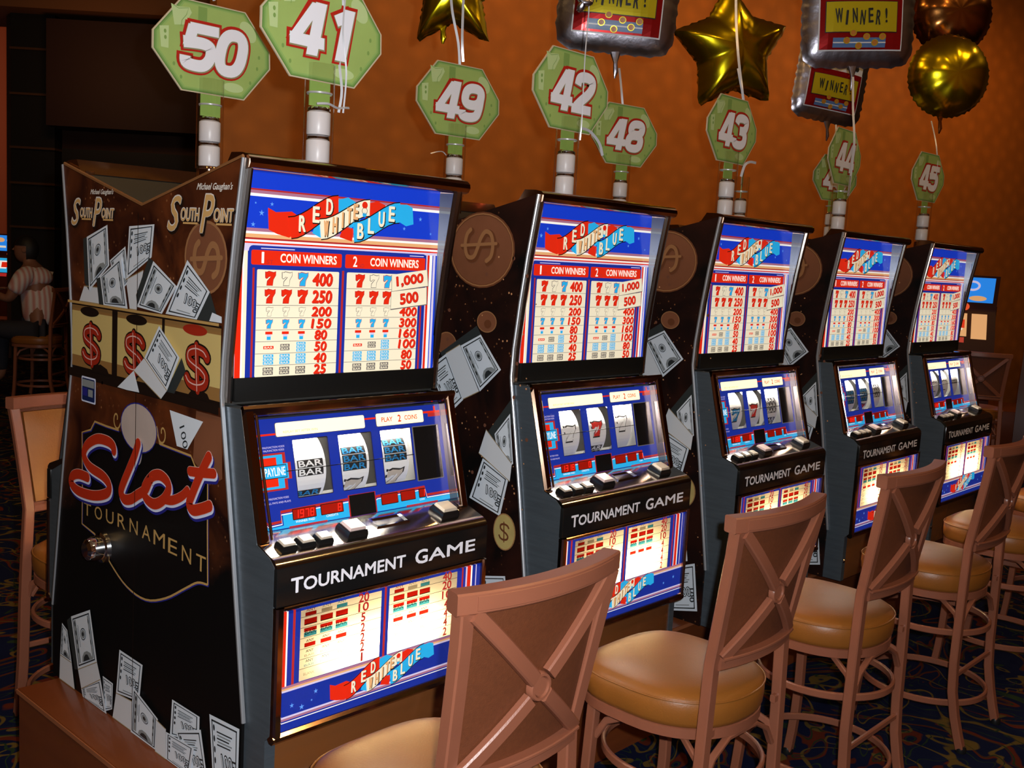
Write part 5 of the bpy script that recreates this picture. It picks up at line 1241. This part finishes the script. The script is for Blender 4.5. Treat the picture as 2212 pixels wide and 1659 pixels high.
# ------------------------------------------------------------------ background: far machines, plinth, person
def far_machine(x, y, rz, label, scr, low):
    t = thing('slot_machine', (x, y, .351), label, 'slot machine', 'slot machines in the background', rz=rz); wd = mat('dark_red_wood_cabinet', (.055, .012, .006), .35)
    MB().prism([(-.02, 0), (.45, 0), (.45, 1.27), (.05, 1.27), (.10, .95), (.10, .92), (-.02, .60), (-.02, .0)], -.28, .28, wd).build('cabinet_body', None, t)
    k = mat('blue_lit_screen_' + scr, (.02, .20, .75), .3, emit=.9, ecol=(.02, .22, .75))
    s_ = MB(); s_.add([(-.24, .046, 1.25), (.24, .046, 1.25), (.24, .085, 1.01), (-.24, .085, 1.01)], [(0, 3, 2, 1)]); s = s_.build('screen', k, t)
    A = Art(lambda u, v, o: Vector((u, .046 + (1.25 - v) * .1625 - .003 - o, v)), .002)
    A.ell(-.12, 1.18, .06, .035, G_orange, 0); A.ring(.04, 1.17, .07, .05, .02, G_lilac, 1); A.rect(-.20, 1.06, -.05, 1.09, G_cream, 0); A.ell(.10, 1.05, .08, .025, G_orange, 0); A.build('screen_picture', s)
    A = Art(lambda u, v, o: Vector((u, -.024 - o, v)), .002)
    A.rect(-.24, .62, .24, .70, dark_in, 0) if False else None
    A = Art(lambda u, v, o: Vector((u, .10 - (.95 - v) * .34 - .012 - o, v)), .002)
    A.rect(-.22, .68, .02, .90, G_orange if low else G_cyan, 0); A.rect(-.20, .74, -.02, .86, G_white, 1); A.rect(-.10, .76, .0, .84, G_red, 2); A.rect(.06, .66, .20, .90, G_orange, 0); A.rect(-.22, .62, .0, .67, G_dred, 0); A.build('reel_glass', t)
    MB().lathe([(0, .02), (.03, .02), (.035, 0)], (.0, .075, .965), 14, ax=(0, -1, .1)).build('round_button', mat('orange_lamp', (.8, .1, .03), .3, emit=.7), t)
    MB().bar([(.285, .16, .80), (.285, .15, .98)], .02, .02, bev=.004).build('handle', chrome_hi, t)
    return t
A_far = YAW - .25
far_machine(9.15, 1.80, A_far, 'dark slot machine with a blue screen by the far wall', 'a', True)
far_machine(10.6, 1.15, A_far, 'second dark slot machine by the far wall, at the right edge', 'b', False)
far_machine(5.25, 14.9, YAW, 'tiny slot machine with a bright blue screen far off at the left edge', 'c', False).location.z = .17
far_machine(8.55, .78, A_far - .3, 'slot machine at the right edge, only its lit lower glass showing', 'd', False).location.z = -.30 + .351 - .05 + .02
t = thing('wooden_plinth', (9.6, 1.6, 0), 'low brown plinth under the far machines by the right edge', 'plinth'); t.rotation_euler = (0, 0, A_far)
MB().box((-1.0, -.35, 0), (2.0, .45, .345), bev=.01).build('plinth_body', lam, t)
for x, y, lb in ((7.15, .95, 'dark stool beyond the end of the bank, below the far blue screen'), (7.65, .35, 'dark stool beyond the end of the bank, nearest the right edge')):
    o = copy_tree(stool); o.location = (x, y, 0); o.rotation_euler = (0, 0, A_far - .1); o['label'] = lb

def person():
    c = Vector((2.80, 7.71, .05)); Rm3 = Vector((-R3.x, -R3.y, 0)); 
    t = thing('person', c, 'seated person in a pink and white striped shirt, facing left', 'person')
    # local frame: a = towards the left of the picture, b = towards the viewer
    a = Vector((-R3.x, -R3.y, 0)); b = Vector((-F3.x, -F3.y, 0))
    P = lambda q, s, z: a * q + b * s + Vector((0, 0, z))
    def skin(name, joints, edges, rad, m, root, sub=2):
        me = bpy.data.meshes.new(name); me.from_pydata([tuple(j) for j in joints], edges, []); o = bpy.data.objects.new(name, me); COL.objects.link(o); o.parent = t
        md = o.modifiers.new('s', 'SKIN'); md.use_smooth_shade = True
        for i, v in enumerate(me.skin_vertices[0].data): v.radius = rad[i] if isinstance(rad[i], tuple) else (rad[i], rad[i]); v.use_root = (i == root)
        o.modifiers.new('u', 'SUBSURF').levels = sub; o.modifiers['u'].render_levels = sub
        me.materials.append(m); return o
    skm = mat('brown_skin', (.28, .12, .07), .5)
    J = [P(0, 0, .62), P(.02, 0, .80), P(.05, 0, 1.00), P(.09, 0, 1.12), P(.115, 0, 1.19), P(.135, 0, 1.30), P(.09, .19, 1.07), P(.20, .22, .86), P(.40, .18, .93), P(.09, -.19, 1.07), P(.20, -.22, .88), P(.40, -.16, .95),
         P(.02, .10, .58), P(.42, .13, .58), P(.44, .14, .14), P(.55, .14, .06), P(.02, -.10, .58), P(.42, -.13, .58), P(.44, -.14, .14), P(.55, -.14, .06)]
    E_ = [(0, 1), (1, 2), (2, 3), (3, 4), (4, 5), (3, 6), (6, 7), (7, 8), (3, 9), (9, 10), (10, 11), (0, 12), (12, 13), (13, 14), (14, 15), (0, 16), (16, 17), (17, 18), (18, 19)]
    Rr = [(.15, .13), (.15, .12), (.15, .12), (.10, .09), .05, .075, .065, .045, .03, .065, .045, .03, .09, .065, .045, .04, .09, .065, .045, .04]
    skin('body', J, E_, Rr, skm, 0)
    # head shaped with face features, hair as a child
    hd = MB(); hc = P(.15, 0, 1.31); bm = bmesh.new(); bmesh.ops.create_uvsphere(bm, u_segments=20, v_segments=14, radius=1.0)
    for v in bm.verts:
        q = v.co.copy(); v.co = hc + a * (q.x * .098) + b * (q.y * .075) + Vector((0, 0, q.z * .118 - (.02 * q.x if q.z < 0 else 0)))
    hd.bm(bm); hd.build('head', skm, t)
    MB().bar([P(.235, 0, 1.325), P(.262, 0, 1.30), P(.24, 0, 1.29)], .022, .02, bev=.004).build('nose', skm, t)
    for s in (-1, 1): MB().lathe([(0, .004), (.01, .003), (.012, 0)], P(.228, s * .032, 1.335), 8, ax=tuple(a)).build('eye', black_gloss, t)
    MB().bar([P(.235, -.02, 1.262), P(.235, .02, 1.262)], .006, .008, bev=.002).build('mouth', mat('lip', (.3, .08, .06), .5), t)
    for s in (-1, 1): MB().lathe([(0, .01), (.02, .008), (.026, 0)], P(.13, s * .074, 1.305), 10, ax=tuple(b * s)).build('ear', skm, t)
    hm = MB(); bm = bmesh.new(); bmesh.ops.create_uvsphere(bm, u_segments=20, v_segments=12, radius=1.0); bmesh.ops.delete(bm, geom=[v for v in bm.verts if v.co.z < .1 and v.co.x > -.2], context='VERTS')
    for v in bm.verts: q = v.co.copy(); v.co = hc + a * (q.x * .108 - .008) + b * (q.y * .085) + Vector((0, 0, q.z * .128))
    hm.bm(bm); hm.build('hair', mat('black_hair', (.008, .006, .005), .6), t)
    sm = bpy.data.materials.new('striped_shirt_cloth'); sm.use_nodes = True; nt = sm.node_tree; pb = nt.nodes['Principled BSDF']; pb.inputs['Roughness'].default_value = .8
    tc = nd(nt, 'ShaderNodeTexCoord'); wv = nd(nt, 'ShaderNodeTexWave', Scale=7.0, Distortion=.8); wv.bands_direction = 'X'; nt.links.new(tc.outputs['Object'], wv.inputs['Vector'])
    cr = nd(nt, 'ShaderNodeValToRGB'); nt.links.new(wv.outputs['Fac'], cr.inputs[0]); cr.color_ramp.elements[0].color = (.75, .70, .68, 1); cr.color_ramp.elements[1].color = (.62, .28, .25, 1); nt.links.new(cr.outputs[0], pb.inputs['Base Color'])
    J2 = [P(0, 0, .60), P(.0, 0, .80), P(.04, 0, .99), P(.085, 0, 1.11), P(.09, .19, 1.06), P(.16, .22, .92), P(.09, -.19, 1.06), P(.16, -.22, .92)]
    skin('shirt', J2, [(0, 1), (1, 2), (2, 3), (3, 4), (4, 5), (3, 6), (6, 7)], [(.175, .155), (.185, .15), (.178, .145), (.11, .10), .085, .07, .085, .07], sm, 0)
    J3 = [P(.0, 0, .58), P(.02, .10, .58), P(.43, .13, .585), P(.445, .14, .16), P(.02, -.10, .58), P(.43, -.13, .585), P(.445, -.14, .16)]
    skin('trousers', J3, [(0, 1), (1, 2), (2, 3), (0, 4), (4, 5), (5, 6)], [.12, .105, .08, .06, .105, .08, .06], mat('dark_trousers', (.02, .02, .03), .8), 0)
    for s in (-1, 1):
        for q in range(5):
            o0 = P(.40, s * .17, .94); MB().tube([o0 + a * .0 + b * (.012 * (q - 2)), o0 + a * .045 + b * (.014 * (q - 2)) + Vector((0, 0, .004)), o0 + a * (.075 - .008 * abs(q - 2)) + b * (.014 * (q - 2)) + Vector((0, 0, -.015))], .007, seg=6).build('finger', skm, t)
    return t
person()
o = copy_tree(stool); o.location = (2.80, 7.71, 0); o.rotation_euler = (0, 0, YAW + PI / 2); o['label'] = 'dark stool under the seated person in the striped shirt'
